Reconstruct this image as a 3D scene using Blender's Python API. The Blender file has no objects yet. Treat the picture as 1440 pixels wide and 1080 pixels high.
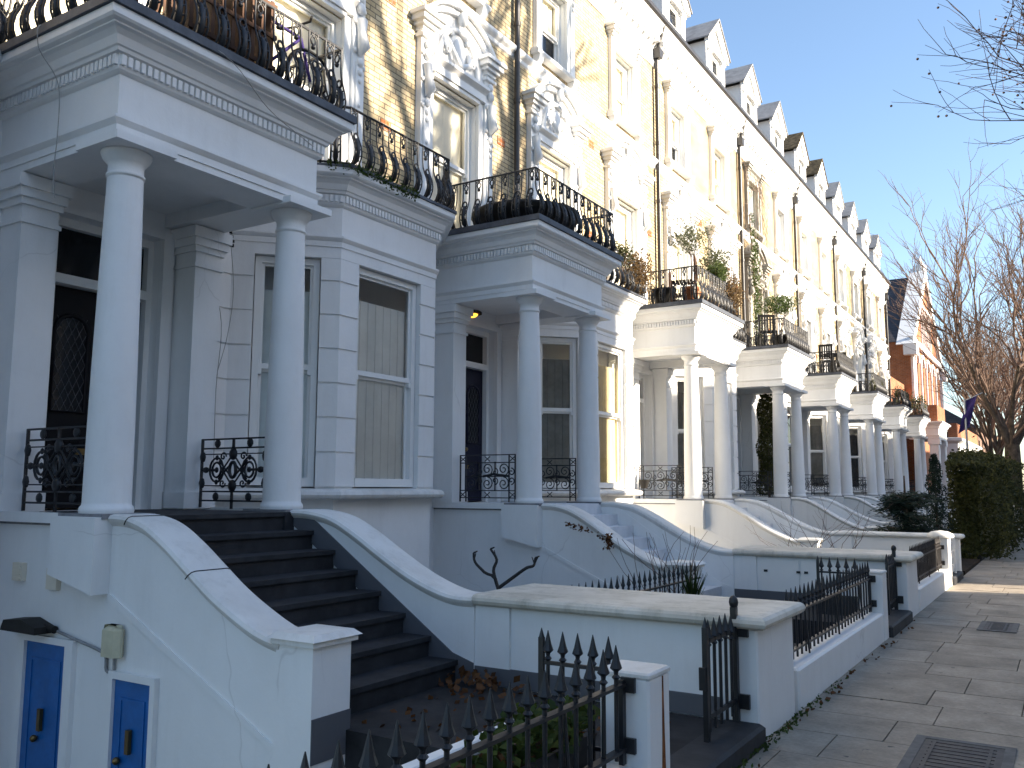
import bpy, math, random
from math import sin, cos, pi, radians, sqrt, atan2
from mathutils import Vector
R = random.Random(7)
S = bpy.context.scene
COL = S.collection
L = 6.25                      # house frontage
WX = -7.73                    # facade plane
Y0 = [-0.2 + L*k for k in range(8)]

# ------------------------------------------------------------------ mesh kit
class MB:
    def __init__(s): s.v=[]; s.f=[]; s.s=[]; s.tf=None
    def add(s, vs, fs, smooth=False):
        b=len(s.v)
        s.v += [s.tf(*p) for p in vs] if s.tf else [tuple(p) for p in vs]
        s.f += [tuple(i+b for i in f) for f in fs]; s.s += [smooth]*len(fs)
        return s
    def box(s,x0,x1,y0,y1,z0,z1):
        return s.add([(x0,y0,z0),(x1,y0,z0),(x1,y1,z0),(x0,y1,z0),(x0,y0,z1),(x1,y0,z1),(x1,y1,z1),(x0,y1,z1)],
          [(3,2,1,0),(4,5,6,7),(0,1,5,4),(1,2,6,5),(2,3,7,6),(3,0,4,7)])
    def cbox(s,x0,x1,y0,y1,z0,z1,c=.012):
        """box with chamfered vertical and top edges"""
        def ring(d,z): return [(x0+d,y0,z),(x1-d,y0,z),(x1,y0+d,z),(x1,y1-d,z),(x1-d,y1,z),(x0+d,y1,z),(x0,y1-d,z),(x0,y0+d,z)]
        def ring2(z):
            a0,a1,b0,b1=x0+c,x1-c,y0+c,y1-c
            return [(a0+c,b0,z),(a1-c,b0,z),(a1,b0+c,z),(a1,b1-c,z),(a1-c,b1,z),(a0+c,b1,z),(a0,b1-c,z),(a0,b0+c,z)]
        vs=ring(c,z0)+ring(c,z1-c)+ring2(z1)
        fs=[(i,(i+1)%8,8+(i+1)%8,8+i) for i in range(8)]+[(8+i,8+(i+1)%8,16+(i+1)%8,16+i) for i in range(8)]+[tuple(range(16,24)),tuple(range(7,-1,-1))]
        return s.add(vs,fs)
    def prism(s,poly,a0,a1,ax='z'):
        n=len(poly)
        def m(p,a):
            return (p[0],p[1],a) if ax=='z' else ((p[0],a,p[1]) if ax=='y' else (a,p[0],p[1]))
        vs=[m(p,a0) for p in poly]+[m(p,a1) for p in poly]
        return s.add(vs,[tuple(range(n-1,-1,-1)),tuple(range(n,2*n))]+[(i,(i+1)%n,n+(i+1)%n,n+i) for i in range(n)])
    def lathe(s,prof,c,n=24,smooth=True,sx=1,sy=1):
        vs=[];fs=[]
        for r,z in prof:
            for i in range(n):
                a=2*pi*i/n; vs.append((c[0]+r*sx*cos(a),c[1]+r*sy*sin(a),c[2]+z))
        for j in range(len(prof)-1):
            for i in range(n):
                fs.append((j*n+i,j*n+(i+1)%n,(j+1)*n+(i+1)%n,(j+1)*n+i))
        s.add(vs,fs,smooth)
        m=len(prof)-1
        return s.add([vs[i] for i in range(n)]+[vs[m*n+i] for i in range(n)],[tuple(range(n-1,-1,-1)),tuple(range(n,2*n))])
    def ball(s,c,r,n=8,m=5,sq=(1,1,1)):
        vs=[(c[0],c[1],c[2]-r*sq[2])]
        for j in range(1,m):
            t=-pi/2+pi*j/m
            for i in range(n):
                a=2*pi*i/n; vs.append((c[0]+r*sq[0]*cos(t)*cos(a),c[1]+r*sq[1]*cos(t)*sin(a),c[2]+r*sq[2]*sin(t)))
        vs.append((c[0],c[1],c[2]+r*sq[2])); T=len(vs)-1; fs=[]
        for i in range(n):
            k=(i+1)%n
            fs.append((0,1+k,1+i)); fs.append((T,1+(m-2)*n+i,1+(m-2)*n+k))
            for j in range(m-2): fs.append((1+j*n+i,1+j*n+k,1+(j+1)*n+k,1+(j+1)*n+i))
        return s.add(vs,fs,True)
    def tube(s,pts,r,n=4,smooth=True,closed=False,caps=True):
        P=[Vector(p) for p in pts]; N=len(P); rr=r if isinstance(r,(list,tuple)) else [r]*N
        ref=None; vs=[]; fs=[]
        for i in range(N):
            a=P[i-1] if (i>0 or closed) else P[i]; b=P[(i+1)%N] if (i<N-1 or closed) else P[i]
            t=(b-a)
            if t.length<1e-9: t=Vector((0,0,1))
            t.normalize()
            if ref is None: ref=t.orthogonal().normalized()
            ref=(ref-t*ref.dot(t))
            if ref.length<1e-6: ref=t.orthogonal()
            ref.normalize(); q=t.cross(ref)
            for k in range(n):
                an=2*pi*k/n+pi/4
                vs.append(tuple(P[i]+(ref*cos(an)+q*sin(an))*rr[i]))
        for i in range(N if closed else N-1):
            j=(i+1)%N
            for k in range(n): fs.append((i*n+k,i*n+(k+1)%n,j*n+(k+1)%n,j*n+k))
        s.add(vs,fs,smooth)
        if caps and not closed: s.add(vs[:n]+vs[-n:],[tuple(range(n-1,-1,-1)),tuple(range(n,2*n))])
        return s
    def sweep(s,path,prof,smooth=False):
        """profile (offset to the right of the path, z) along a plan path with mitred corners; ends are capped"""
        vs=[];m=len(prof)
        for i in range(len(path)):
            for o,z in prof:
                x,y=off(path,i,o); vs.append((x,y,z))
        fs=[(i*m+j,(i+1)*m+j,(i+1)*m+j+1,i*m+j+1) for i in range(len(path)-1) for j in range(m-1)]
        s.add(vs,fs,smooth)
        if m>2: s.add(vs[:m]+vs[-m:],[tuple(range(m)),tuple(range(2*m-1,m-1,-1))])
        return s
    def wall(s,u0,u1,z0,z1,holes,v,depth):
        """wall plane at x=v over y=u, z with rectangular holes and reveals going back by depth"""
        us=sorted({u0,u1,*[h[0] for h in holes],*[h[1] for h in holes]}); zs=sorted({z0,z1,*[h[2] for h in holes],*[h[3] for h in holes]})
        for a,b in zip(us,us[1:]):
            for c,d in zip(zs,zs[1:]):
                mu,mz=(a+b)/2,(c+d)/2
                if any(h[0]<mu<h[1] and h[2]<mz<h[3] for h in holes): continue
                s.add([(v,a,c),(v,b,c),(v,b,d),(v,a,d)],[(0,1,2,3)])
        for a,b,c,d in holes:
            w=v-depth
            s.add([(v,a,c),(v,b,c),(v,b,d),(v,a,d),(w,a,c),(w,b,c),(w,b,d),(w,a,d)],[(0,4,5,1),(1,5,6,2),(2,6,7,3),(3,7,4,0)])
        return s
    def obj(s,name,mat,parent=None,org=(0,0,0)):
        me=bpy.data.meshes.new(name)
        me.from_pydata([(x-org[0],y-org[1],z-org[2]) for x,y,z in s.v],[],s.f)
        me.polygons.foreach_set('use_smooth',s.s); me.materials.append(mat); me.update()
        o=bpy.data.objects.new(name,me); COL.objects.link(o)
        if parent: o.parent=parent
        return o
def off(path,i,o):
    def nrm(a,b):
        d=(b[0]-a[0],b[1]-a[1]); l=math.hypot(*d); return (d[1]/l,-d[0]/l)
    ns=[]
    if i>0: ns.append(nrm(path[i-1],path[i]))
    if i<len(path)-1: ns.append(nrm(path[i],path[i+1]))
    if len(ns)==1: n=ns[0]; k=o
    else:
        n=(ns[0][0]+ns[1][0],ns[0][1]+ns[1][1]); l=math.hypot(*n); n=(n[0]/l,n[1]/l); k=o/max(.3,n[0]*ns[0][0]+n[1]*ns[0][1])
    return path[i][0]+n[0]*k,path[i][1]+n[1]*k
def face(p,q):
    l=math.hypot(q[0]-p[0],q[1]-p[1]); d=((q[0]-p[0])/l,(q[1]-p[1])/l); n=(d[1],-d[0])
    return (lambda v,u,z:(p[0]+d[0]*u+n[0]*v,p[1]+d[1]*u+n[1]*v,z)),l
def catmull(P,k=4):
    out=[]
    for i in range(len(P)-1):
        a=P[max(i-1,0)];b=P[i];c=P[i+1];d=P[min(i+2,len(P)-1)]
        for j in range(k):
            t=j/k
            out.append(tuple(.5*(2*b[m]+(c[m]-a[m])*t+(2*a[m]-5*b[m]+4*c[m]-d[m])*t*t+(3*b[m]-a[m]-3*c[m]+d[m])*t**3) for m in range(len(b))))
    return out+[P[-1]]
def tag(o,label=None,cat=None,group=None,kind=None):
    for k,v in (('label',label),('category',cat),('group',group),('kind',kind)):
        if v: o[k]=v
    return o
def thing(name,label,cat,loc=(0,0,0),group=None):
    o=bpy.data.objects.new(name,None); COL.objects.link(o); o.location=loc; o.empty_display_size=.2
    return tag(o,label,cat,group)
def solo(mb,name,mat,label,cat,group=None,loc=None):
    if loc is None:
        xs=[p[0] for p in mb.v]; ys=[p[1] for p in mb.v]; loc=((min(xs)+max(xs))/2,(min(ys)+max(ys))/2,min(p[2] for p in mb.v))
    o=mb.obj(name,mat,None,loc); o.location=loc
    return tag(o,label,cat,group)
def copy_tree(o,parent=None):
    c=o.copy(); COL.objects.link(c)
    if parent: c.parent=parent
    for ch in KIDS(o): copy_tree(ch,c)
    return c
def KIDS(o): return [x for x in COL.objects if x.parent==o]
def setmat(o,m):
    o.material_slots[0].link='OBJECT'; o.material_slots[0].material=m

# ------------------------------------------------------------------ materials
class N:
    def __init__(s,name):
        s.m=bpy.data.materials.new(name); s.m.use_nodes=True; s.t=s.m.node_tree; s.b=s.t.nodes['Principled BSDF']; s.out=s.t.nodes['Material Output']
    def n(s,t,**k):
        x=s.t.nodes.new(t)
        for a,v in k.items():
            if a.startswith('i_'): x.inputs[a[2:].replace('_',' ')].default_value=v
            else: setattr(x,a,v)
        return x
    def l(s,a,b): s.t.links.new(a,b)
    def pos(s,scale=(1,1,1),obj=True):
        tc=s.n('ShaderNodeTexCoord'); mp=s.n('ShaderNodeMapping'); mp.inputs['Scale'].default_value=scale
        if obj: s.l(tc.outputs['Object'],mp.inputs['Vector'])
        else:
            g=s.n('ShaderNodeNewGeometry'); s.l(g.outputs['Position'],mp.inputs['Vector'])
        return mp.outputs['Vector']
    def noise(s,vec,scale,detail=4,rough=.55):
        x=s.n('ShaderNodeTexNoise'); x.inputs['Scale'].default_value=scale; x.inputs['Detail'].default_value=detail; x.inputs['Roughness'].default_value=rough
        s.l(vec,x.inputs['Vector']); return x.outputs['Fac']
    def ramp(s,fac,stops):
        x=s.n('ShaderNodeValToRGB'); e=x.color_ramp.elements
        while len(e)<len(stops): e.new(.5)
        for q,(p,c) in zip(e,stops): q.position=p; q.color=(c[0],c[1],c[2],1) if not isinstance(c,(int,float)) else (c,c,c,1)
        s.l(fac,x.inputs['Fac']); return x.outputs['Color']
    def mix(s,fac,a,b,bt='MIX'):
        x=s.n('ShaderNodeMix',data_type='RGBA',blend_type=bt)
        for sock,v in ((x.inputs['Factor'],fac),(x.inputs['A'],a),(x.inputs['B'],b)):
            if isinstance(v,(int,float)): sock.default_value=v
            elif isinstance(v,tuple): sock.default_value=(*v,1)
            else: s.l(v,sock)
        return x.outputs['Result']
    def base(s,c,rough=.6,spec=.3,metal=0):
        if isinstance(c,tuple): s.b.inputs['Base Color'].default_value=(*c,1)
        else: s.l(c,s.b.inputs['Base Color'])
        s.b.inputs['Roughness'].default_value=rough; s.b.inputs['Specular IOR Level'].default_value=spec; s.b.inputs['Metallic'].default_value=metal
        return s
    def bump(s,h,strength=.3,dist=.01):
        x=s.n('ShaderNodeBump'); x.inputs['Strength'].default_value=strength; x.inputs['Distance'].default_value=dist
        s.l(h,x.inputs['Height']); s.l(x.outputs['Normal'],s.b.inputs['Normal']); return s

def paint(name,col,grime=.12,gcol=(.33,.31,.27),rough=.55,bump=.25,cracks=False):
    k=N(name); p=k.pos(obj=False); ps=k.pos((2.2,2.2,.35),obj=False)
    a=k.ramp(k.noise(p,1.7,8,.65),[(.42,0.),(.78,1.)]); b=k.ramp(k.noise(ps,2.6,6,.7),[(.5,0.),(.85,1.)])
    m=k.mix(.55,a,b); mm=k.n('ShaderNodeMath',operation='MULTIPLY'); k.l(m,mm.inputs[0]); mm.inputs[1].default_value=grime*3
    c=k.mix(mm.outputs[0],col,gcol)
    sp=k.ramp(k.noise(p,38,3,.7),[(.70,0.),(.76,1.)])
    m2=k.n('ShaderNodeMath',operation='MULTIPLY'); k.l(sp,m2.inputs[0]); m2.inputs[1].default_value=min(.5,grime*1.6)
    c=k.mix(m2.outputs[0],c,gcol)
    if cracks:
        v=k.n('ShaderNodeTexVoronoi',feature='DISTANCE_TO_EDGE'); v.inputs['Scale'].default_value=.75
        w=k.n('ShaderNodeTexNoise'); w.inputs['Scale'].default_value=2.5; k.l(p,w.inputs['Vector'])
        wv=k.n('ShaderNodeMix',data_type='VECTOR'); wv.inputs['Factor'].default_value=.22; k.l(p,wv.inputs['A']); k.l(w.outputs['Color'],wv.inputs['B']); k.l(wv.outputs['Result'],v.inputs['Vector'])
        e=k.ramp(v.outputs['Distance'],[(0.,1.),(.004,0.)])
        g=k.ramp(k.noise(p,.9,2),[(.52,0.),(.6,1.)]); mu=k.n('ShaderNodeMath',operation='MULTIPLY'); k.l(e,mu.inputs[0]); k.l(g,mu.inputs[1])
        m3=k.n('ShaderNodeMath',operation='MULTIPLY'); k.l(mu.outputs[0],m3.inputs[0]); m3.inputs[1].default_value=.22
        c=k.mix(m3.outputs[0],c,(.22,.2,.18))
    k.base(c,rough,.35); k.bump(k.noise(p,24,7,.6),bump,.006); return k.m
def plain(name,col,rough=.5,spec=.4,metal=0,var=.25,bump=.1,scale=9):
    k=N(name); p=k.pos(obj=False); n=k.noise(p,scale,6,.65)
    c=k.mix(k.ramp(n,[(.35,0.),(.7,1.)]),tuple(x*(1-var) for x in col),tuple(min(1,x*(1+var)) for x in col))
    k.base(c,rough,spec,metal); k.bump(k.noise(p,scale*5,5),bump,.004); return k.m
def brick(name,c1,c2,mortar,stain=None,bw=.23,bh=.076):
    k=N(name); tc=k.n('ShaderNodeTexCoord'); sx=k.n('ShaderNodeSeparateXYZ'); k.l(tc.outputs['Object'],sx.inputs[0])
    ad=k.n('ShaderNodeMath',operation='ADD'); k.l(sx.outputs[0],ad.inputs[0]); k.l(sx.outputs[1],ad.inputs[1])
    cb=k.n('ShaderNodeCombineXYZ'); k.l(ad.outputs[0],cb.inputs[0]); k.l(sx.outputs[2],cb.inputs[1])
    b=k.n('ShaderNodeTexBrick'); k.l(cb.outputs[0],b.inputs['Vector'])
    b.inputs['Scale'].default_value=1; b.inputs['Brick Width'].default_value=bw; b.inputs['Row Height'].default_value=bh; b.inputs['Mortar Size'].default_value=.009; b.inputs['Mortar Smooth'].default_value=.2; b.inputs['Bias'].default_value=-.1
    b.inputs['Color1'].default_value=(*c1,1); b.inputs['Color2'].default_value=(*c2,1); b.inputs['Mortar'].default_value=(*mortar,1)
    p=k.pos(obj=False); n=k.ramp(k.noise(p,1.3,7,.7),[(.3,.62),(.7,1.12)])
    c=k.mix(1.,b.outputs['Color'],n,'MULTIPLY')
    n2=k.ramp(k.noise(p,9,4,.7),[(.3,.75),(.7,1.15)]); c=k.mix(.7,c,n2,'MULTIPLY')
    if stain:
        r=k.ramp(sx.outputs[1],[(0.,1.),(.0001,1.)]); mr=k.n('ShaderNodeMapRange'); k.l(sx.outputs[1],mr.inputs['Value']); mr.inputs['From Min'].default_value=2.5; mr.inputs['From Max'].default_value=3.0; mr.inputs['To Min'].default_value=.75; mr.inputs['To Max'].default_value=0
        c=k.mix(mr.outputs['Result'],c,stain)
    k.base(c,.85,.2); k.bump(b.outputs['Fac'],-.5,.008); return k.m
WHITE=paint('white stucco',(.80,.80,.79),.09)
WALLP=paint('white painted render',(.80,.80,.79),.08,cracks=True)
TRIM=paint('white joinery paint',(.80,.80,.78),.04,rough=.4,bump=.08)
COPING=paint('weathered coping',(.74,.73,.70),.26,(.27,.245,.20))
BOXTOP=paint('lichen stained coping',(.66,.62,.54),.42,(.17,.15,.10))
GRIMY=paint('grimy unpainted stucco',(.36,.34,.30),.2,(.10,.095,.085))
GREYBASE=paint('grey plinth paint',(.105,.108,.12),.1,(.07,.07,.07))
FACING=paint('grey white render',(.52,.52,.52),.1)
CREAMW=paint('warm cream wall',(.72,.66,.54),.08)
STOCK=brick('yellow stock brick',(.62,.51,.33),(.48,.375,.22),(.17,.14,.10))
STOCKD=brick('sooted stock brick',(.62,.51,.33),(.48,.375,.22),(.17,.14,.10),stain=(.13,.095,.055))
RED=brick('orange red brick',(.42,.15,.055),(.34,.11,.045),(.34,.26,.2))
BROWN=brick('brown brick',(.22,.12,.08),(.17,.09,.06),(.25,.22,.19))
IRON=plain('black iron paint',(.012,.013,.016),.42,.5,0,.3,.15)
IRONO=plain('rust tinged iron',(.026,.022,.022),.55,.4,0,.5,.2)
STEPG=plain('pale grey painted steps',(.66,.67,.69),.7,.3,0,.08,.15,5)
STEP=plain('dark slate steps',(.027,.028,.032),.7,.3,0,.35,.3,5)
PATHM=plain('dark path paving',(.026,.026,.028),.8,.25,0,.4,.4,4)
SLATE=brick('roof slate',(.055,.055,.065),(.075,.072,.08),(.03,.03,.035),bw=.3,bh=.2)
MOSS=plain('moss grown tiles',(.12,.09,.05),.9,.2,0,.6,.8,7)
LEAD=plain('lead flashing',(.085,.095,.115),.6,.4,0,.35,.2,5)
LEADR=plain('pale lead roof sheet',(.30,.29,.28),.6,.3,0,.25,.2,4)
PIPE=plain('black pipe',(.03,.027,.026),.4,.5,0,.3,.1)
SOIL=plain('soil',(.04,.03,.022),.95,.1,0,.5,1,12)
BASEM=plain('basement paving',(.11,.11,.11),.85,.2,0,.3,.4,3)
BLUE=plain('blue door paint',(.008,.115,.36),.35,.5,0,.15,.06)
BLACKD=plain('black door paint',(.006,.006,.008),.5,.15,0,.2,.05)
NAVY=plain('navy door paint',(.009,.009,.026),.45,.25,0,.2,.05)
REDD=plain('red brown door',(.13,.03,.015),.4,.4,0,.2,.05)
BRASS=plain('brass',(.20,.14,.06),.35,.5,.9,.1,.05)
BLINDW=plain('cream blind',(.80,.75,.62),.9,.1,0,.06,.05,2)
BLINDG=plain('grey brown curtain',(.30,.275,.24),.9,.1,0,.2,.2,4)
SHUT=plain('pale shutter paint',(.88,.91,.91),.6,.3,0,.06,.05,3)
DARKR=plain('dim room curtain',(.05,.045,.042),.9,.1,0,.4,.1,3)
PAPER=plain('cream paper blind',(.62,.53,.33),.9,.1,0,.12,.2,3)
TERRA=plain('terracotta',(.34,.13,.06),.85,.2,0,.25,.2)
WOOD=plain('weathered brown wood',(.10,.05,.028),.7,.3,0,.4,.3,6)
DKPOT=plain('dark planter',(.02,.018,.016),.6,.3,0,.3,.1)
RUBBER=plain('rubber',(.015,.015,.015),.8,.2)
STEEL=plain('steel',(.35,.36,.38),.35,.5,.8,.1,.05)
PURPLE=plain('purple cloth',(.045,.032,.13),.8,.1,0,.15,.05)
OLIVEW=plain('cream plastic',(.55,.52,.37),.5,.4,0,.1,.05)
BARK=plain('plane bark',(.10,.075,.055),.9,.15,0,.5,.8,4)
TWIG=plain('twigs',(.19,.13,.10),.9,.1,0,.3,.1)
GROUND=plain('bare earth',(.09,.08,.06),.95,.1,0,.4,.4,1)
ROADM=plain('asphalt',(.05,.05,.052),.85,.25,0,.25,.6,25)
def leafmat(name,a,b):
    k=N(name); g=k.n('ShaderNodeNewGeometry'); c=k.ramp(g.outputs['Random Per Island'],[(0.,a),(1.,b)])
    k.base(c,.65,.25); t=k.n('ShaderNodeBsdfTranslucent'); k.l(c,t.inputs['Color']); m=k.n('ShaderNodeMixShader'); m.inputs[0].default_value=.25
    k.l(k.b.outputs[0],m.inputs[1]); k.l(t.outputs[0],m.inputs[2]); k.l(m.outputs[0],k.out.inputs['Surface']); return k.m
LEAF=leafmat('hedge leaves',(.022,.028,.006),(.075,.075,.016))
CONIF=leafmat('conifer needles',(.008,.018,.012),(.022,.04,.026))
OLIVE=leafmat('olive leaves',(.05,.06,.03),(.12,.13,.07))
HEATH=leafmat('dry brown flowers',(.06,.035,.012),(.17,.10,.035))
GREENP=leafmat('green leaves',(.025,.045,.008),(.075,.105,.02))
LITTER=leafmat('fallen leaves',(.07,.028,.012),(.16,.07,.025))
def slabmat():
    k=N('york stone slabs'); g=k.n('ShaderNodeNewGeometry'); p=k.pos(obj=False)
    c=k.ramp(g.outputs['Random Per Island'],[(0.,(.30,.255,.20)),(.5,(.335,.285,.225)),(1.,(.37,.315,.25))])
    n=k.ramp(k.noise(p,2.2,8,.7),[(.3,.6),(.7,1.2)]); c=k.mix(1.,c,n,'MULTIPLY')
    n=k.ramp(k.noise(p,30,5,.7),[(.35,.8),(.65,1.12)]); c=k.mix(.8,c,n,'MULTIPLY')
    sp=k.ramp(k.noise(p,11,2,.5),[(.72,0.),(.75,1.)]); c=k.mix(sp,c,(.07,.065,.06))
    k.base(c,.75,.3); k.bump(k.noise(p,40,6),.35,.004); return k.m
SLAB=slabmat()
JOINT=plain('sandy joints',(.05,.047,.04),.95,.1,0,.4,.5,15)
def glassmat(name,tint,dark=False):
    k=N(name)
    if dark:
        k.base(tint,.06,.3); p=k.pos(obj=False); k.bump(k.noise(p,1.5,1),.05,.02); return k.m
    k.t.nodes.remove(k.b); gl=k.n('ShaderNodeBsdfGlossy'); gl.inputs['Roughness'].default_value=.02; tr=k.n('ShaderNodeBsdfTransparent'); tr.inputs['Color'].default_value=(*tint,1)
    f=k.n('ShaderNodeFresnel'); f.inputs['IOR'].default_value=1.5; m=k.n('ShaderNodeMixShader'); k.l(f.outputs[0],m.inputs[0]); k.l(tr.outputs[0],m.inputs[1]); k.l(gl.outputs[0],m.inputs[2]); k.l(m.outputs[0],k.out.inputs['Surface']); return k.m
GLASS=glassmat('window glass',(.97,.98,.97))
DGLASS=glassmat('dark glass',(.012,.013,.015),True)
def emit(name,c,st):
    k=N(name); k.b.inputs['Emission Color'].default_value=(*c,1); k.b.inputs['Emission Strength'].default_value=st; k.base(c,.4); return k.m
WIRE=plain('pale wire',(.35,.34,.32),.6)
BULB=emit('warm lamp glow',(1.,.40,.04),1.1)

# ------------------------------------------------------------------ house prototype: local x = out from the facade, y = along the street
ROOT=thing('terraced_house','', 'house',(WX,Y0[0],0),'white stucco terraced houses along the street')
def sash(u0,u1,z0,z1,zm,v,fw=.07):
    f=MB(); g=MB()
    f.box(v-.1,v+.02,u0,u0+fw,z0,z1); f.box(v-.1,v+.02,u1-fw,u1,z0,z1); f.box(v-.1,v+.018,u0+fw,u1-fw,z1-fw,z1); f.box(v-.1,v+.03,u0+fw,u1-fw,z0,z0+fw*1.4)
    a,b=u0+fw,u1-fw
    f.box(v-.06,v-.005,a,b,zm-.03,zm+.03)
    for s0,s1,vv in ((zm+.03,z1-fw,v-.03),(z0+fw*1.4,zm-.03,v-.06)):
        f.box(vv-.02,vv+.015,a,a+.035,s0,s1); f.box(vv-.02,vv+.015,b-.035,b,s0,s1); f.box(vv-.02,vv+.013,a+.035,b-.035,s1-.035,s1)
        g.add([(vv,a+.03,s0),(vv,b-.03,s0),(vv,b-.03,s1-.03),(vv,a+.03,s1-.03)],[(0,1,2,3)])
    for q in (a-.004,b-.036): f.box(v-.06,v+.012,q,q+.04,zm-.09,zm-.031)      # sash horns
    return f,g
def window(name,u0,u1,z0,z1,zm,v,tf=None,top=None,boards=False,parent=ROOT,bot=None):
    f,g=sash(u0,u1,z0,z1,zm,v); b=MB(); zt=top or z1-.05
    if boards:
        n=max(4,round((u1-u0)/.17)); w=(u1-u0-.16)/n
        for i in range(n): b.box(v-.112,v-.088,u0+.08+i*w,u0+.08+(i+1)*w-.006,z0+.08,zt)
        b.box(v-.118,v-.1125,u0+.08,u1-.08,z0+.08,zt)
    else:
        pts=[]; n=14
        for i in range(n+1): pts.append((v-.105+.010*sin(i*2.1),u0+.05+(u1-u0-.1)*i/n))
        b.add([(x,y,bot or z0+.05) for x,y in pts]+[(x,y,zt) for x,y in pts],[(i,i+1,n+2+i,n+1+i) for i in range(n)])
    for m in (f,g,b):
        if tf: m.v=[tf(*p) for p in m.v]
    w=f.obj(name,TRIM,parent); g.obj('pane',GLASS,w); b.obj('blind',BLINDW,w)
    return w
def swag(mb,pts,v,r):
    for (u,z) in pts: mb.ball((v,u,z),r,7,5,(.6,1,1.2))
CW=(1.38,4.50)
# brick front with openings
F1=[(c-.60,c+.60,5.40,7.72) for c in CW]; F2=[(c-.47,c+.47,9.58,10.98) for c in CW]
w=MB(); e=.003
w.wall(e,L-e,5.19,12.0,F1+F2,0,.2)
w.add([(0,e,5.19),(-9,e,5.19),(-9,e,12.5),(0,e,12.5),(0,L-e,5.19),(-9,L-e,5.19),(-9,L-e,12.5),(0,L-e,12.5)],[(0,1,2,3),(7,6,5,4),(1,5,6,2)])
w.obj('brick_wall',STOCK,ROOT)
# stucco ground floor wall with the door opening
w=MB(); DO=(4.60,5.71)
w.wall(e,L-e,-1.75,5.188,[(DO[0],DO[1],1.38,4.12)],0,.28)
w.add([(0,e,-1.75),(-9,e,-1.75),(-9,e,5.188),(0,e,5.188),(0,L-e,-1.75),(-9,L-e,-1.75),(-9,L-e,5.188),(0,L-e,5.188)],[(0,1,2,3),(7,6,5,4),(1,5,6,2)])
for c in (4.27,6.04):     # responding pilasters
    w.box(.002,.33,c-.16,c+.16,1.38,4.26)
    for d,z0,z1 in ((.03,1.39,1.55),(.02,3.84,3.88),(.025,4.0,4.06),(.05,4.06,4.14),(.075,4.14,4.25)): w.box(.0,.33+d,c-.16-d,c+.16+d,z0,z1)
w.box(.002,.05,DO[0]-.12,DO[0]-.001,1.38,4.2); w.box(.002,.05,DO[1]+.001,DO[1]+.12,1.38,4.2); w.box(.002,.048,DO[0],DO[1],4.121,4.2)
w.obj('stucco_wall',WALLP,ROOT)
# front door
d=MB(); d.box(-.26,-.20,DO[0]+.06,DO[1]-.06,1.40,3.48)
a,b=DO[0]+.06,DO[1]-.06; mid=(a+b)/2
for s0,s1 in ((a+.1,mid-.06),(mid+.06,b-.1)):
    for z0,z1 in ((1.55,2.05),):
        d.box(-.2,-.185,s0,s1,z0,z0+.03); d.box(-.2,-.185,s0,s1,z1-.03,z1); d.box(-.2,-.186,s0,s0+.03,z0+.03,z1-.03); d.box(-.2,-.186,s1-.03,s1,z0+.03,z1-.03)
    c=(s0+s1)/2; r=(s1-s0)/2
    d.tube([(-.195,s0,2.3)]+[(-.195,c-r*cos(t*pi/10),3.05+r*sin(t*pi/10)) for t in range(11)]+[(-.195,s1,2.3)],.022,6,closed=True)
DOOR=d.obj('front_door',BLACKD,ROOT)
g=MB()
for s0,s1 in ((a+.1,mid-.06),(mid+.06,b-.1)):
    c=(s0+s1)/2; r=(s1-s0)/2
    g.prism([(s0,2.3),(s1,2.3)]+[(c+r*cos(t*pi/10),3.05+r*sin(t*pi/10)) for t in range(11)],-.199,-.193,'x')
g.obj('door_pane',DGLASS,DOOR)
g=MB()
for s0,s1 in ((a+.1,mid-.06),(mid+.06,b-.1)):
    for i in range(-8,9):
        for sg in (-1,1):
            q=[]
            for t in range(13):
                z=2.3+t*.075; y=(s0+s1)/2+i*.075+sg*(z-2.75)*.5
                if s0<y<s1: q.append((-.190,y,z))
            if len(q)>1: g.tube([q[0],q[-1]],.003,3)
g.obj('door_leading',plain('lead cames',(.12,.12,.13),.5),DOOR)
h=MB(); h.ball((-.165,mid,2.2),.035); h.box(-.2,-.18,mid-.12,mid+.12,1.93-.03,1.93+.03); h.obj('door_furniture',BRASS,DOOR)
f=MB(); f.box(-.27,-.12,DO[0],a,1.38,4.12); f.box(-.27,-.12,b,DO[1],1.38,4.12); f.box(-.268,-.10,a,b,3.49,3.58); f.box(-.268,-.122,a,b,4.04,4.12)
FR=f.obj('door_frame',TRIM,ROOT); g=MB().box(-.21,-.2,a,b,3.58,4.04); g.obj('fanlight',DGLASS,FR)
# bay
BP=[(0,.35),(.83,1.22),(.83,3.01),(0,3.88)]
ZJ=[1.60,1.99,2.38,2.77,3.16,3.55,3.94,4.22]
def pier(mb,C,d1,w1,d2,w2,th,ins,z0,z1):
    n1=(d1[1],-d1[0]); n2=(d2[1],-d2[0]); P=[(C[0]-d1[0]*w1,C[1]-d1[1]*w1),C,(C[0]+d2[0]*w2,C[1]+d2[1]*w2)]
    o=[off(P,i,-ins) for i in range(3)]; q=[off(P,i,-th) for i in range(3)]
    mb.prism(o+q[::-1],z0,z1)
w=MB()
dirs=[(0,1)]+[((q[0]-p[0])/math.dist(p,q),(q[1]-p[1])/math.dist(p,q)) for p,q in zip(BP,BP[1:])]+[(0,1)]
ws=[(.345,.25),(.22,.31),(.31,.22),(.25,.095)]
for i,C in enumerate(BP):
    for z0,z1 in zip(ZJ,ZJ[1:]): pier(w,C,dirs[i],ws[i][0],dirs[i+1],ws[i][1],.18,-.024 if i in(0,3) else 0,z0+.013,z1-.013)
    pier(w,C,dirs[i],ws[i][0]-.001,dirs[i+1],ws[i][1]-.001,.178,-.004 if i in(0,3) else .022,1.5,4.3)
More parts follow.
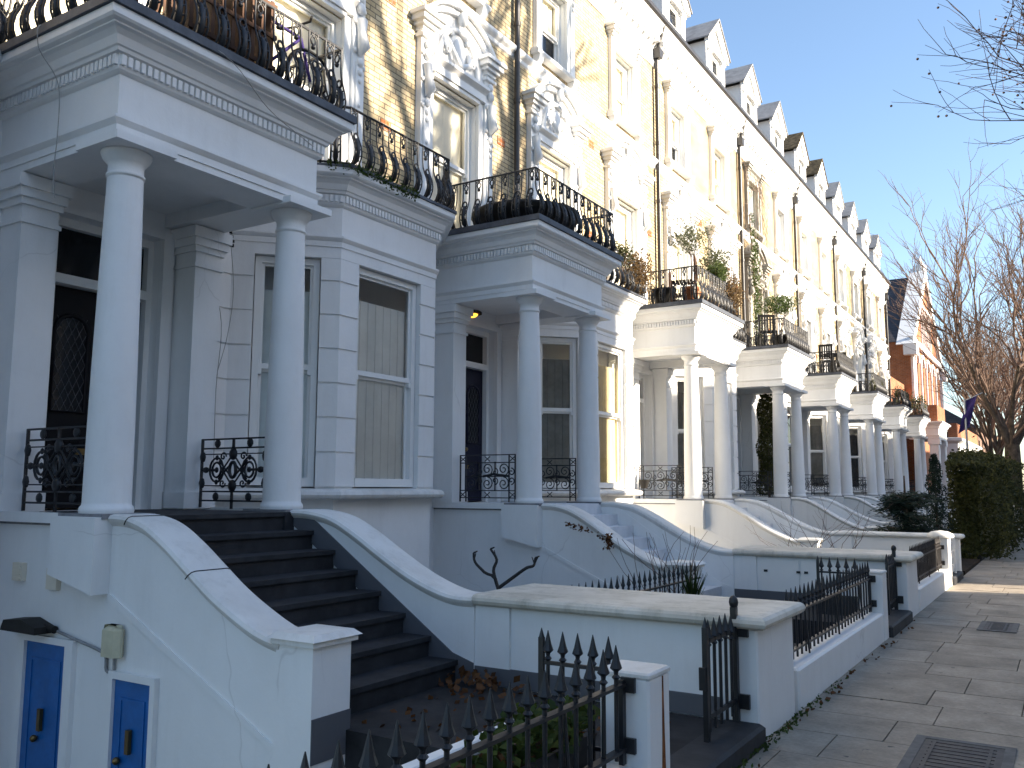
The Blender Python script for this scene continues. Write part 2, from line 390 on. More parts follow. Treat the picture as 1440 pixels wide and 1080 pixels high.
w.prism([(-.1,.40)]+[off(BP,i,-.03) for i in range(4)]+[(-.1,3.83)],-1.75,1.5)
w.obj('bay_wall',WHITE,ROOT)
s_=MB(); s_.sweep([(.0,.28)]+BP[1:3]+[(0,3.95)],[(-.2,1.47),(.10,1.47),(.135,1.49),(.15,1.52),(.135,1.555),(.10,1.575),(-.2,1.605)]); s_.obj('bay_sill',COPING,ROOT)
for i,(p,q) in enumerate(zip(BP,BP[1:])):
    tf,l=face(p,q); u0=ws[i][1]; u1=l-ws[i+1][0]
    window('bay_window',u0+.01,u1-.01,1.61,4.20,2.95,-.09,tf,top=3.84,boards=True)
def dentils(mb,path,o,z0,z1,pitch=.056,wd=.036,dp=.026):
    P=[off(path,i,o) for i in range(len(path))]
    for p,q in zip(P,P[1:]):
        tf,l=face(p,q); n=int(l/pitch); mb.tf=tf
        for k in range(n):
            u=(k+.5)*l/n; mb.box(-.005,dp,u-wd/2,u+wd/2,z0,z1)
    mb.tf=None
def entab(path,inner,dz):
    z=lambda a:4.26+(a-4.26)*.88+dz
    pr=[(0,z(4.26)),(0,z(4.33)),(.012,z(4.33)),(.012,z(4.40)),(.025,z(4.415)),(.045,z(4.445)),(.045,z(4.47)),(0,z(4.485)),(0,z(4.86)),(.016,z(4.87)),(.035,z(4.89)),(.04,z(4.91)),(.04,z(5.02)),(.075,z(5.03)),(.085,z(5.06)),(.10,z(5.07)),(.11,z(5.095)),(.125,z(5.14)),(.16,z(5.18)),(.19,z(5.195)),(.19,z(5.21)),(.225,z(5.225)),(.24,z(5.245)),(.24,z(5.32)),(-.05,z(5.335))]
    return [(inner,z(4.5)),(inner,z(4.26))]+pr
m=MB(); bp=[(0,.35-.06)]+BP[1:3]+[(0,3.88+.06)]
bp=BP; pr=entab(bp,-.17,.02); pr[0]=(-.17,4.5); pr[1]=(-.17,4.21); pr[2]=(0,4.21)
m.sweep(bp,pr); dentils(m,bp,.04,4.862,4.94); m.obj('bay_cornice',WHITE,ROOT)
PP=[(0,4.06),(1.69,4.06),(1.69,6.19),(0,6.19)]
m=MB(); m.sweep(PP,entab(PP,-.45,0)); dentils(m,PP,.04,4.843,4.922)
m.box(0,1.31,4.42,5.84,4.40,4.44)
for c in (4.27,6.04): m.box(1.25,1.79,c-.27,c+.27,4.238,4.30)
m.obj('porch_entablature',WHITE,ROOT)
m=MB(); q=[off(BP,i,.26) for i in range(4)]; m.prism([(0,q[0][1]+.02),q[1],q[2],(0,q[3][1]-.02)],5.215,5.25)
q=[off(PP,i,.265) for i in range(4)]; m.prism([(0,q[0][1])]+q[1:3]+[(0,q[3][1])],5.198,5.272)
m.obj('balcony_floor',LEAD,ROOT)
# columns
prof=[(.192,0),(.197,.02),(.192,.045),(.178,.06),(.175,.08)]+[(.175-.04*(t/10)**1.5,.08+t*.247) for t in range(1,11)]+[(.135,2.56),(.146,2.565),(.146,2.585),(.135,2.59),(.135,2.66),(.148,2.675),(.178,2.71),(.192,2.745),(.192,2.76),(.17,2.765)]
for c in (4.27,6.04):
    m=MB(); m.lathe([(a,z*1.028) for a,z in prof],(1.52,c,1.40),40); m.obj('column',WHITE,ROOT)
# iron side panels of the porch
def spiral(mb,c,r,turns,a0,sg,rad=.009,x=None,n=20,plane='u'):
    pts=[]
    for i in range(n+1):
        t=i/n; a=a0+sg*turns*2*pi*t; rr=r*(1-.85*t); pts.append((c[0]+rr*cos(a),c[1],c[2]+rr*sin(a)))
    mb.tube(pts,rad,4)
def scroll_panel(mb,u):
    x0,x1,z0,z1=.36,1.30,1.46,2.07; B=lambda a,b,c,d:mb.box(a,b,u-.008,u+.008,c,d)
    for z in (z0,z0+.1,z1-.12,z1-.012): B(x0,x1,z,z+.014)
    for x in (x0,x0+.1,x1-.114,x1-.014): mb.box(x,x+.014,u-.01,u+.01,z0-.05,z1)
    for x in (x0+.05,(x0+x1)/2,x1-.05):
        for zz in (z0+.05,z1-.06):
            mb.tube([(x-.045,u,zz-.035),(x+.045,u,zz+.035)],.007,4); mb.tube([(x+.045,u,zz-.035),(x-.045,u,zz+.035)],.007,4)
    zc=(z0+z1)/2; B(x0+.1,x1-.1,zc-.008,zc+.008)
    for i in range(3):
        x=x0+.2+i*.27
        for sz in (1,-1):
            spiral(mb,(x,u,zc+sz*.1),.095,1.6,-sz*pi/2,sz); spiral(mb,(x+.13,u,zc+sz*.06),.055,1.2,sz*pi/2,-sz)
    for x in (x0+.33,x0+.6): mb.box(x-.007,x+.007,u-.008,u+.008,z0+.1,z1-.1)
    mb.tube([(x0+.4,u,zc),((x0+x1)/2+.1,u,zc+.03),(x1-.1,u,zc)],.018,5)
def rosette_panel(mb,u):
    x0,x1,z0,z1=.36,1.30,1.46,2.08; B=lambda a,b,c,d:mb.box(a,b,u-.009,u+.009,c,d)
    for z in (z0,z0+.09,z1-.105,z1-.014): B(x0,x1,z,z+.016)
    for z in (z0+.15,z1-.16): B(x0+.04,x1-.04,z,z+.011)
    for x in (x0,x1-.018): mb.box(x,x+.02,u-.011,u+.011,z0-.06,z1)
    zc=(z0+z1)/2; xc=(x0+x1)/2
    B(xc-.012,xc+.012,z0-.07,z0+.1); B(xc-.012,xc+.012,z1-.1,z1)
    for x in (xc-.235,xc+.235):
        for zz in (z0+.047,z1-.05): mb.ball((x,u,zz),.043,8,5,(1.1,.35,1))
        for r in (.10,.062): mb.tube([(x+r*cos(t*pi/8),u,zc+r*1.2*sin(t*pi/8)) for t in range(16)],.012,4,closed=True)
        mb.ball((x,u,zc),.03,6,4,(1,.5,1))
        for sz in (1,-1):
            spiral(mb,(x+.09*(1 if x<xc else -1),u,zc+sz*.13),.045,1.2,0,sz,.009); mb.ball((x,u,zc+sz*.12),.028,6,4,(1,.4,1))
        sx=1 if x<xc else -1
        mb.tube([(x,u,zc),(x-.23*sx,u,zc)],.014,4); mb.ball((x-.16*sx,u,zc),.04,6,4,(1.3,.4,.8))
    for sx in (1,-1):
        for sz in (1,-1): mb.tube([(xc,u,zc+sz*.08),(xc+sx*.1,u,zc),(xc+sx*.2,u,zc-sz*.09)],.012,4); mb.tube([(xc,u,zc+sz*.16),(xc+sx*.12,u,zc+sz*.03),(xc+sx*.2,u,zc-sz*.06)],.011,4)
    mb.tube([(xc+.045*cos(t*pi/8),u,zc+.075*sin(t*pi/8)) for t in range(16)],.018,5,closed=True)
    for sz in (1,-1): mb.ball((xc,u,zc+sz*.155),.062,8,5,(.95,.4,1)); 
    for x in (x0+.02,x1-.02):
        for sz in (1,-1): mb.ball((x,u,zc+sz*.13),.045,8,4,(1,.4,1.3)); 
for c in (4.27,6.04):
    m=MB(); scroll_panel(m,c); m.obj('porch_railing',IRON,ROOT)
# steps and porch floor
m=MB(); m2=MB()
pf=[(0,-.5),(0,1.38),(1.80,1.38)]
N_=8; rise=(1.38-.12)/N_
for k in range(1,N_): x=1.80+(k-1)*.262; pf+= [(x,1.38-rise*k+.0),(x+.262,1.38-rise*k)]
pf+=[(1.80+(N_-1)*.262,.12),(1.80+(N_-1)*.262,-.5)]
m.prism(pf,4.402,5.909,'y'); m2.prism(pf,4.402,5.909,'y')
for k in range(N_): x=1.80+.262*max(k-0,0); m.box(x-.26 if k else 1.2,x+.025,4.404,5.907,1.38-rise*k-.035,1.382-rise*k)
m.box(1.40,1.83,5.80,5.9085,1.0,1.372); m.obj('steps',STEP,ROOT); tmp=m2.obj('steps',STEPG); PALE_STEPS=tmp.data; bpy.data.objects.remove(tmp)
m=MB(); m.box(.0,1.79,4.13,6.18,1.30,1.376); m.box(1.25,1.81,4.05,4.49,1.365,1.402); m.box(1.25,1.81,5.82,6.26,1.365,1.402); m.obj('porch_floor',plain('porch floor stone',(.2,.2,.21),.7),ROOT)
for u0,u1 in ((4.40,4.412),(5.899,5.91)):
    MB().prism([(1.80,1.28),(1.80,1.37),(2.02,1.36),(3.60,.33),(3.80,.27),(3.80,.12),(3.6,.12)],u0,u1,'y').obj('step_skirting',GREYBASE,ROOT)
CN=catmull([(1.72,1.40),(1.98,1.395),(2.22,1.34),(2.46,1.22),(2.70,1.07),(2.94,.92),(3.18,.80),(3.40,.71),(3.60,.665)],5)
CF=catmull([(1.72,1.40),(2.0,1.40),(2.30,1.35),(2.58,1.225),(2.85,1.075),(3.13,.93),(3.38,.83),(3.60,.775),(3.80,.77)],5)
def coping(mb,cv,u0,u1,th=.085):
    sec=[(u0-.035,-.05),(u0-.045,-.03),(u0-.03,-.008),(u0+.0,.0),(u1,.0),(u1+.03,-.008),(u1+.045,-.03),(u1+.035,-.05),(u1,-th),(u0,-th)]
    n=len(sec); vs=[]
    for i,(x,z) in enumerate(cv):
        a=cv[max(i-1,0)]; b=cv[min(i+1,len(cv)-1)]; l=math.dist(a,b); nx,nz=-(b[1]-a[1])/l,(b[0]-a[0])/l
        for u,h in sec: vs.append((x+nx*h,u,z+nz*h))
    fs=[(i*n+j,(i+1)*n+j,(i+1)*n+(j+1)%n,i*n+(j+1)%n) for i in range(len(cv)-1) for j in range(n)]+[tuple(range(n)),tuple(range(len(vs)-1,len(vs)-n-1,-1))]
    mb.add(vs,fs)
for cv,u0,u1,near in ((CN,4.14,4.40,True),(CF,5.91,6.17,False)):
    m=MB(); m.prism([(0,-1.75),(0,1.372)]+[(x,z-.06) for x,z in cv]+[(cv[-1][0],-1.75)],u0,u1,'y')
    if near:
        m.prism([(1.24,.95),(1.24,1.38),(1.80,1.38),(1.80,.83)],u0-.14,u0-.0005,'y')
        m.box(0,1.74,u0-.05,u0-.0006,1.32,1.40)
        m.prism([(1.80,.83),(1.84,.83),(3.56,.04),(3.56,0),(1.80,.79)],u0-.012,u0,'y')
        m.box(3.57,3.88,4.11,4.44,-1.75,.65)
    else: m.box(0,1.74,u1+.0006,u1+.05,1.32,1.40); m.prism([(1.24,.95),(1.24,1.38),(1.80,1.38),(1.80,.83)],u1+.0005,u1+.12,'y')
    sw=m.obj('stair_wall',WALLP,ROOT)
    m=MB(); coping(m,cv,u0,u1)
    if near:
        m.prism([(3.55,4.08),(3.91,4.08),(3.91,4.47),(3.55,4.47)],.655,.69); m.add([(3.53,4.06,.69),(3.93,4.06,.69),(3.93,4.49,.69),(3.53,4.49,.69),(3.57,4.10,.725),(3.89,4.10,.725),(3.89,4.45,.725),(3.57,4.45,.725)],[(0,1,5,4),(1,2,6,5),(2,3,7,6),(3,0,4,7),(4,5,6,7),(3,2,1,0)])
    m.obj('coping',COPING,sw)
m=MB().box(3.60,3.884,4.404,4.446,.12,.24).box(3.8805,3.888,4.11,4.4035,-.02,.24); m.obj('pier_plinth',GREYBASE,ROOT)
# balcony railing: bellied bars with collars and leaf ornaments
RP=[(.07,.2),(.98,1.16),(.98,3.07),(.18,3.91),(1.83,3.91),(1.83,6.34),(.16,6.34)]
bel=[(0,0.),(.045,.05),(.075,.12),(.08,.18),(.065,.26),(.03,.34),(.008,.41),(0,.48),(0,.70)]
m=MB(); ZB=5.265
for o,z,r in ((0,ZB+.03,.014),(0,ZB+.70,.017)):
    m.tube([(*off(RP,i,o),z) for i in range(len(RP))],r,4,smooth=False)
BARS=0
for p,q in zip(RP,RP[1:]):
    tf,l=face(p,q); n=max(2,round(l/.112)); m.tf=tf
    for k in range(n+1):
        u=l*k/n
        if k==n and q is not RP[-1]: continue
        if 0<k<n or True:
            m.tube([(o,u,ZB+z) for o,z in bel],.0115,4)
        if k<n and k%2==0 or l<.8:
            uu=l*(k+.5)/n; w_=l/n*.5
            if uu<l:
                m.tube([(.0,uu+.03*cos(t*pi/4),ZB+.615+.042*sin(t*pi/4)) for t in range(8)],.010,4,closed=True)
                m.tube([(0,uu,ZB+.70),(0,uu,ZB+.65)],.011,4); m.ball((0,uu,ZB+.55),.026,5,4)
                m.tube([(0,uu-w_,ZB+.65),(.0,uu-.02,ZB+.68),(0,uu,ZB+.65),(0,uu+.02,ZB+.68),(0,uu+w_,ZB+.65)],.008,3)
                m.tube([(.035,uu+.036*cos(t*pi/4),ZB+.36+.042*sin(t*pi/4)) for t in range(8)],.013,4,closed=True)
                m.tube([(.0,uu,ZB+.03),(.05,uu,ZB+.08),(.075,uu,ZB+.17),(.06,uu,ZB+.27),(.035,uu,ZB+.34)],[.016,.034,.026,.034,.01],6)
                for zz,oo in ((.12,.07),(.20,.078),(.28,.06)): m.tube([(oo,uu-.052,ZB+zz+.02),(oo,uu,ZB+zz-.01),(oo,uu+.052,ZB+zz+.02)],[.007,.015,.007],4)
    m.tf=None
m.obj('balcony_railing',IRON,ROOT)
# first floor windows with arched surrounds
def arch_surround(c,mat):
    m=MB()
    for s in (-1,1):
        y0,y1=sorted((c+s*.60,c+s*.72)); m.box(.002,.06,y0,y1,5.26,7.80)
        y0,y1=sorted((c+s*.725,c+s*.95)); m.box(.002,.10,y0,y1,5.26,8.30)
        m.box(.10,.125,y0+.05,y1-.05,5.6,7.2)
        for d,z0,z1 in ((.03,8.20,8.25),(.02,8.30,8.36),(.07,8.36,8.42),(.12,8.42,8.50),(.16,8.50,8.56)): m.box(.0,.12+d,y0-d,y1+d,z0,z1)
        u=(y0+y1)/2
        m.tube([(.12,u,7.30),(.19,u,7.40),(.15,u,7.62),(.13,u,7.78)],[.03,.085,.06,.09],8)
        for z,r in ((7.95,.08),(8.10,.065),(7.20,.06),(7.06,.045),(6.94,.035),(6.6,.03)): m.ball((.13,u,z),r,8,5,(.6,1,1.1))
        for k in range(5): m.ball((.11,u+.08*s*(-1)**k,7.15+.2*k),.04,6,4,(.7,1,1))
    m.box(.002,.09,c-.599,c+.599,7.74,7.80); m.box(.002,.12,c-.72,c+.72,7.802,7.92)
    m.sweep([(.10,c-.74),(.10,c+.74)],[(0,7.922),(.03,7.95),(.09,7.99),(.09,8.04),(-.1,8.06)])
    Rr=1.24; zc=9.06-Rr; a0=math.asin(1.02/Rr); K=20
    arc=lambda r,t:(c+r*sin(t),zc+r*cos(t))
    T=[-a0+2*a0*i/K for i in range(K+1)]
    m.prism([arc(Rr-.14,t) for t in T]+[(c+.72,8.05),(c-.72,8.05)],.002,.07,'x')
    for r0,r1,d in ((Rr-.15,Rr-.05,.13),(Rr-.05,Rr,.19)): m.prism([arc(r1,t) for t in T]+[arc(r0,t) for t in reversed(T)],.003,d,'x')
    m.tube([(.09,c-.5*cos(t*pi/16),8.07+.62*sin(t*pi/16)) for t in range(17)],.045,6)
    m.ball((.08,c,8.34),.18,10,8,(.35,.85,1.35)); m.tube([(.1,c-.26,8.45),(.16,c-.2,8.2),(.12,c,8.10),(.16,c+.2,8.2),(.1,c+.26,8.45)],[.02,.05,.06,.05,.02],6)
    for s in (-1,1):
        spiral2(m,(.12,c+s*.33,8.28),.09,s); m.ball((.1,c+s*.2,8.58),.05,7,5,(.6,1,1))
    m.ball((.16,c,8.88),.09,8,6,(.9,.9,1.4))
    m.box(.002,.05,c-.62,c+.62,5.26,5.399)
    for s in (-1,1):
        y0,y1=sorted((c+s*.5999,c+s*.594)); m.box(-.099,.0,y0,y1,5.41,7.71)
    m.box(-.099,.0,c-.5935,c+.5935,7.712,7.7199)
    return m.obj('arched_window_surround',mat,ROOT)
def spiral2(mb,c,r,s):
    mb.tube([(c[0],c[1]+s*r*(1-.8*t/14)*cos(t*.75),c[2]+r*(1-.8*t/14)*sin(t*.75)) for t in range(15)],.022,5)
def flat_surround(c,mat):
    m=MB()
    for s in (-1,1):
        y0,y1=sorted((c+s*.47,c+s*.57)); m.box(.002,.06,y0,y1,9.50,11.06)
        y0,y1=sorted((c+s*.575,c+s*.73)); m.box(.002,.09,y0,y1,9.40,11.20)
        for d,z0,z1 in ((.02,11.2,11.25),(.05,11.25,11.30),(.09,11.30,11.38),(.12,11.38,11.44)): m.box(.0,.11+d,y0-d,y1+d,z0,z1)
        m.prism([(.0,9.18),(.0,9.40),(.16,9.40),(.13,9.3),(.06,9.22)],y0,y1,'y')
        u=(y0+y1)/2
        for z,r in ((10.9,.05),(11.02,.06),(11.14,.05),(10.75,.035)): m.ball((.10,u,z),r,7,5,(.6,1,1.1))
    for s in (-1,1):
        y0,y1=sorted((c+s*.4699,c+s*.464)); m.box(-.099,.0,y0,y1,9.585,10.975)
    m.box(-.099,.0,c-.4635,c+.4635,10.973,10.9799)
    m.box(.002,.08,c-.469,c+.469,10.985,11.06); m.box(.002,.07,c-.574,c+.574,11.062,11.2)
    m.sweep([(.08,c-.56),(.08,c+.56)],[(-.08,11.2),(0,11.2),(.03,11.26),(.09,11.3),(.1,11.37),(.13,11.42),(-.08,11.44)])
    m.sweep([(.0,c-.80),(.0,c+.80)],[(0,9.40),(.15,9.41),(.17,9.45),(.15,9.49),(.0,9.52)])
    return m.obj('window_surround',mat,ROOT)
SUR=[]
for c in CW:
    SUR.append(arch_surround(c,WHITE)); SUR.append(flat_surround(c,WHITE))
    window('upper_window',c-.60,c+.60,5.40,7.72,6.62,-.12)
    window('upper_window',c-.47,c+.47,9.58,10.98,10.22,-.12,bot=10.24 if c<2 else 9.7)
m=MB(); m.sweep([(0,e),(0,L-e)],[(0,9.02),(.03,9.04),(.04,9.10),(.09,9.14),(.11,9.17),(.11,9.22),(.0,9.27)]); m.obj('string_course',WHITE,ROOT)
m=MB(); m.sweep([(0,e),(0,L-e)],[(0,11.52),(.03,11.53),(.03,11.60),(.05,11.62),(.05,12.02),(.08,12.05),(.11,12.10),(.11,12.16),(.14,12.18),(.24,12.30),(.27,12.32),(.27,12.42),(.33,12.50),(-.05,12.52)])
for k in range(21):
    u=.15+k*(L-.3)/20; m.box(.05,.22,u-.045,u+.045,12.08,12.2)
m.obj('main_cornice',WHITE,ROOT)
m=MB(); m.sweep([(0,e),(0,L-e)],[(.24,12.525),(.36,12.525),(.38,12.55),(.38,12.64),(.36,12.64),(.35,12.56),(.2,12.55)]); m.obj('gutter',PIPE,ROOT)
m=MB(); m.add([(.16,e,12.56),(.16,L-e,12.56),(-4.2,L-e,15.4),(-4.2,e,15.4),(-9,L-e,12.3),(-9,e,12.3)],[(0,1,2,3),(3,2,4,5),(0,3,5),(1,4,2)]); m.obj('roof',SLATE,ROOT)
DORM=[]
for c in CW:
    m=MB(); h=.76; v=.0
    # front wall with opening, cheeks, gable
    m.wall(c-h,c+h,12.60,13.95,[(c-.40,c+.40,12.80,13.80)],v,.12)
    m.add([(v,c-h,13.95),(v,c+h,13.95),(v,c,14.62)],[(0,1,2)])
    m.add([(v,c-h,12.55),(v,c-h,13.95),(-2.4,c-h,13.95),(-2.4,c-h,12.55),(v,c+h,12.55),(v,c+h,13.95),(-2.4,c+h,13.95),(-2.4,c+h,12.55)],[(0,1,2,3),(7,6,5,4)])
    for s in (-1,1):
        y0,y1=sorted((c+s*.42,c+s*.66)); m.box(.001,.05,y0,y1,12.62,13.72); m.box(0.,.08,y0-.03,y1+.03,13.72,13.84)
        m.prism([(c+s*.86,13.86),(c+s*.86,14.0),(c,14.84),(c,14.64)],-.0,.12,'x')
    m.box(.001,.07,c-.45,c+.45,13.8,13.95); m.box(.001,.09,c-.5,c+.5,12.68,12.79)
    dm=m.obj('dormer',WHITE,ROOT); DORM.append(dm)
    m=MB()
    for s in (-1,1): m.prism([(c+s*.92,13.955),(c+s*.92,14.0),(c,14.895),(c,14.845)],-3.2,.16,'x')
    m.obj('dormer_roof',LEADR,dm)
    f,g=sash(c-.40,c+.40,12.80,13.80,13.28,-.05,.06); f.obj('dormer_window',TRIM,dm); g.obj('dormer_pane',DGLASS,dm)
m=MB(); m.tube([(.09,L-.03,5.25),(.09,L-.03,11.75)],.05,10)
for z in (6.4,8.2,9.6,11.0): m.lathe([(.062,0),(.062,.08)],(.09,L-.03,z),10)
m.prism([(L-.15,11.95),(L+.09,11.95),(L+.05,11.72),(L-.11,11.72)],.02,.22,'x'); m.tube([(.1,L-.03,11.9),(.2,L-.03,12.2),(.3,L-.03,12.54)],.045,8)
m.obj('drainpipe',PIPE,ROOT)
for u,z in ((2.9,6.6),(2.95,8.5),(5.85,7.4)):
    m=MB()
    for q in range(3): m.box(.002,.012,u-.11+q*.075,u-.045+q*.075,z-.07,z+.07)
    m.box(.001,.006,u-.11,u+.11,z-.075,z+.075); m.obj('air_brick',RED,ROOT)

# ------------------------------------------------------------------ the eight houses
HOUSES=[ROOT]+[copy_tree(ROOT) for k in range(7)]
LAB=['nearest white stucco house with black leaded front door and blue basement doors',
 'white stucco house with pale bay shutters and a lit lamp over its navy door',
 'white stucco house with sunlit bay and terracotta potted olive tree on its balcony',
 'white stucco house with a tall dark evergreen standing beside its porch columns',
 'white stucco house with sooty brown brickwork and a green creeper on its upper front',
 'white stucco house with mossy brown tiles on its two dormer roofs',
 'white stucco house third from the gabled orange brick house, plain balcony',
 'last white stucco house of the terrace, beside the gabled orange brick house']
LAB[6]='white stucco house between the one with mossy dormers and the last of the terrace'
rr=random.Random(3)
DOORS=[BLACKD,NAVY,BLACKD,BLACKD,REDD,NAVY,REDD,REDD]
for k,h in enumerate(HOUSES):
    h.location=(WX,Y0[k],0); h['label']=LAB[k]
    kids=KIDS(h); up=0
    for o in kids:
        nm=o.name.split('.')[0]
        if nm=='front_door': setmat(o,DOORS[k])
        if k and nm=='steps': o.data=PALE_STEPS
        if k and nm=='step_skirting': setmat(o,WHITE)
        if nm=='bay_window':
            b=[x for x in KIDS(o) if x.name.startswith('blind')][0]
            setmat(b,SHUT if k<2 else (DARKR if k>3 and rr.random()<.5 else (PAPER if k==2 else BLINDG)))
        if nm=='upper_window':
            b=[x for x in KIDS(o) if x.name.startswith('blind')][0]
            setmat(b,BLINDW if k<2 or rr.random()<.65 else rr.choice([BLINDG,PAPER]))
        if k==4 and nm=='brick_wall': setmat(o,STOCKD)
        if nm=='dormer' and k in (5,):
            for x in KIDS(o):
                if x.name.startswith('dormer_roof'): setmat(x,MOSS)
    if k==4:
        for n_ in ('arched_window_surround','window_surround'):
            setmat([o for o in kids if o.name.split('.')[0]==n_][0],GRIMY)
# bay of the third house: grey roman blind in its near window, paper blinds in front
bw=[o for o in KIDS(HOUSES[2]) if o.name.startswith('bay_window')]
setmat([x for x in KIDS(bw[0]) if x.name.startswith('blind')][0],BLINDG)
# nearest house: rosette panels, blue basement doors and fittings
A=HOUSES[0]
for o in [x for x in KIDS(A) if x.name.startswith('porch_railing')]:
    c=4.27 if sum(v.co.y for v in o.data.vertices)/len(o.data.vertices)<5 else 6.04
    mm=MB(); rosette_panel(mm,c); n2=mm.obj('porch_railing',IRON,A); bpy.data.objects.remove(o)
for q in (6,21):   # open joints between the coping stones
    x,z=CN[q]; a_,b_=CN[q-1],CN[q+1]; l=math.dist(a_,b_); nx,nz=-(b_[1]-a_[1])/l,(b_[0]-a_[0])/l
    MB().tube([(x+nx*h,u,z+nz*h) for u,h in ((4.085,-.06),(4.092,-.03),(4.112,-.008),(4.14,0),(4.27,.0005),(4.40,0),(4.43,-.008),(4.448,-.03))],.005,4).obj('coping_joint',DKPOT,A)
for v0,v1,z1,fw_ in ((.82,1.36,.42,.10),(1.96,2.38,.26,.05)):
    f=MB(); y=4.14
    f.box(v0-fw_,v0,y-.04,y,-1.74,z1+.05); f.box(v1,v1+fw_,y-.04,y,-1.74,z1+.05); f.box(v0,v1,y-.04,y,z1,z1+.05)
    f.obj('basement_door_frame',WHITE,A)
    f=MB(); f.box(v0+.001,v1-.001,y-.015,y-.001,-1.72,z1-.001)
    for z0,zz in ((-1.5,-.75),(-.6,z1-.12)): 
        f.box(v0+.07,v1-.07,y-.022,y-.016,z0,z0+.02); f.box(v0+.07,v1-.07,y-.022,y-.016,zz-.02,zz); f.box(v0+.07,v0+.09,y-.022,y-.016,z0+.02,zz-.02); f.box(v1-.09,v1-.07,y-.022,y-.016,z0+.02,zz-.02)
    dd=f.obj('basement_door',BLUE,A); MB().ball((v1-.32,y-.045,-.28),.028).box((v0+v1)/2-.02,(v0+v1)/2+.02,y-.05,y-.024,-.22,-.06).obj('door_handle',BRASS,dd)
f=MB(); f.prism([(.68,.50),(.72,.58),(.95,.60),(1.15,.55),(1.16,.50)],3.98,4.139,'y'); f.tube([(1.1,4.1,.54),(1.22,4.1,.53)],.03,8); f.obj('floodlight',DKPOT,A)
f=MB(); f.cbox(1.85,2.05,4.05,4.139,.41,.63,.035); f.obj('alarm_box',OLIVEW,A)
f=MB(); f.tube(catmull([(1.2,4.125,.52),(1.5,4.125,.47),(1.7,4.125,.44),(1.83,4.125,.40),(1.85,4.125,.30),(1.95,4.125,.29)],4),.012,5); f.tube([(1.93,4.125,.42),(1.94,4.125,.28)],.01,5); f.obj('cable',plain('grey cable',(.3,.3,.3),.6),A)
MB().box(1.06,1.20,4.10,4.139,.82,.98).obj('vent_cover',CREAMW,A)
f=MB(); f.box(.58,.72,4.10,4.139,.86,1.0)
for i in range(4): f.box(.60,.70,4.092,4.10,.875+i*.03,.89+i*.03)
f.obj('vent_cover',CREAMW,A)
f=MB()
for z in (0,1,2,3): f.box(.0005,.02,6.06-6.25+.5,6.06-6.25+.78,4.26+z*.05,4.295+z*.05)
f.v=[(x,y+.0,z) for x,y,z in f.v]; f.obj('air_grille',DKPOT,HOUSES[1])
for pts in ([(1.0,3.81,5.28),(1.0,3.775,5.22),(1.0,3.80,5.06),(1.01,3.93,4.9),(1.0,3.985,4.75),(1.0,3.99,4.4),(.98,3.99,4.12),(1.0,4.0,3.9)],[(1.90,4.5,5.28),(1.96,4.9,5.18),(1.86,5.4,4.98),(1.78,5.9,4.90),(1.74,6.15,4.87)],[(.02,6.22,4.3),(.05,6.3,3.9),(.35,6.22,3.3),(.36,6.18,2.6),(.35,6.2,1.8)],[(.4,6.25,4.2),(.3,6.4,3.7),(.36,6.3,3.2),(.35,6.2,2.8)]):
    MB().tube(catmull(pts,5),.005,4).obj('loose_wire',WIRE,A)
# lit round lamp under the porch of the second house
f=MB(); f.lathe([(.15,0),(.15,.03),(.12,.05)],(.30,4.62,4.20),20); LMP=f.obj('porch_lamp',DKPOT,HOUSES[1]); MB().ball((.30,4.62,4.20),.075,12,8,(1.2,1.2,.7)).obj('lamp_bulb',BULB,LMP)

# ------------------------------------------------------------------ ground, road, pavement
def struct(mb,name,mat): return tag(mb.obj(name,mat),kind='structure')
g=MB(); X0,X1,YA,YB,zg=-900,900,-600,1500,-.15
tx0,tx1,ty0,ty1=WX-8.5,-1.75,-7,66
g.add([(X0,YA,zg),(X1,YA,zg),(X1,ty0,zg),(X0,ty0,zg),(X0,ty1,zg),(X1,ty1,zg),(X1,YB,zg),(X0,YB,zg),(tx0,ty0,zg),(tx0,ty1,zg),(tx1,ty0,zg),(tx1,ty1,zg)],
  [(0,1,2,10,8,3),(4,9,11,5,6,7),(3,8,9,4),(10,2,5,11)]); struct(g,'ground',GROUND)
struct(MB().box(tx0,tx1+.002,ty0,ty1,-1.95,-1.75),'basement_ground',BASEM)
struct(MB().box(1.45,9.5,-60,400,-.149,-.12),'road',ROADM)
k_=MB()
for i in range(70): k_.cbox(1.25,1.448,-6+i*.92,-6+i*.92+.912,-.148,.004,.01)
struct(k_,'kerb',plain('granite kerb',(.26,.25,.24),.75,.3,0,.3,.3,20))
struct(MB().box(-1.75,1.25,-6.,64,-1.94,-.012),'pavement_bed',JOINT)
struct(MB().box(9.5,12.9,-60,200,-.149,0),'opposite_pavement',SLAB)
pv=MB(); y=-5.9; rs=random.Random(11)
MAN=[(-.93,-.36,5.62,6.48),(-.98,-.58,11.60,12.42),(-.52,-.1,9.3,9.8)]
while y<63.5:
    h=rs.choice([.56,.6,.66]); x=-1.742-rs.uniform(0,.5)
    while x<1.24:
        wd=rs.choice([.75,.9,.98,.62]); a=max(x,-1.742); b=min(x+wd-.009,1.245)
        if b-a>.05: pv.box(a,b,y,y+h-.009,-.05,rs.uniform(-.003,.003))
        x+=wd
    y+=h
struct(pv,'pavement',SLAB)
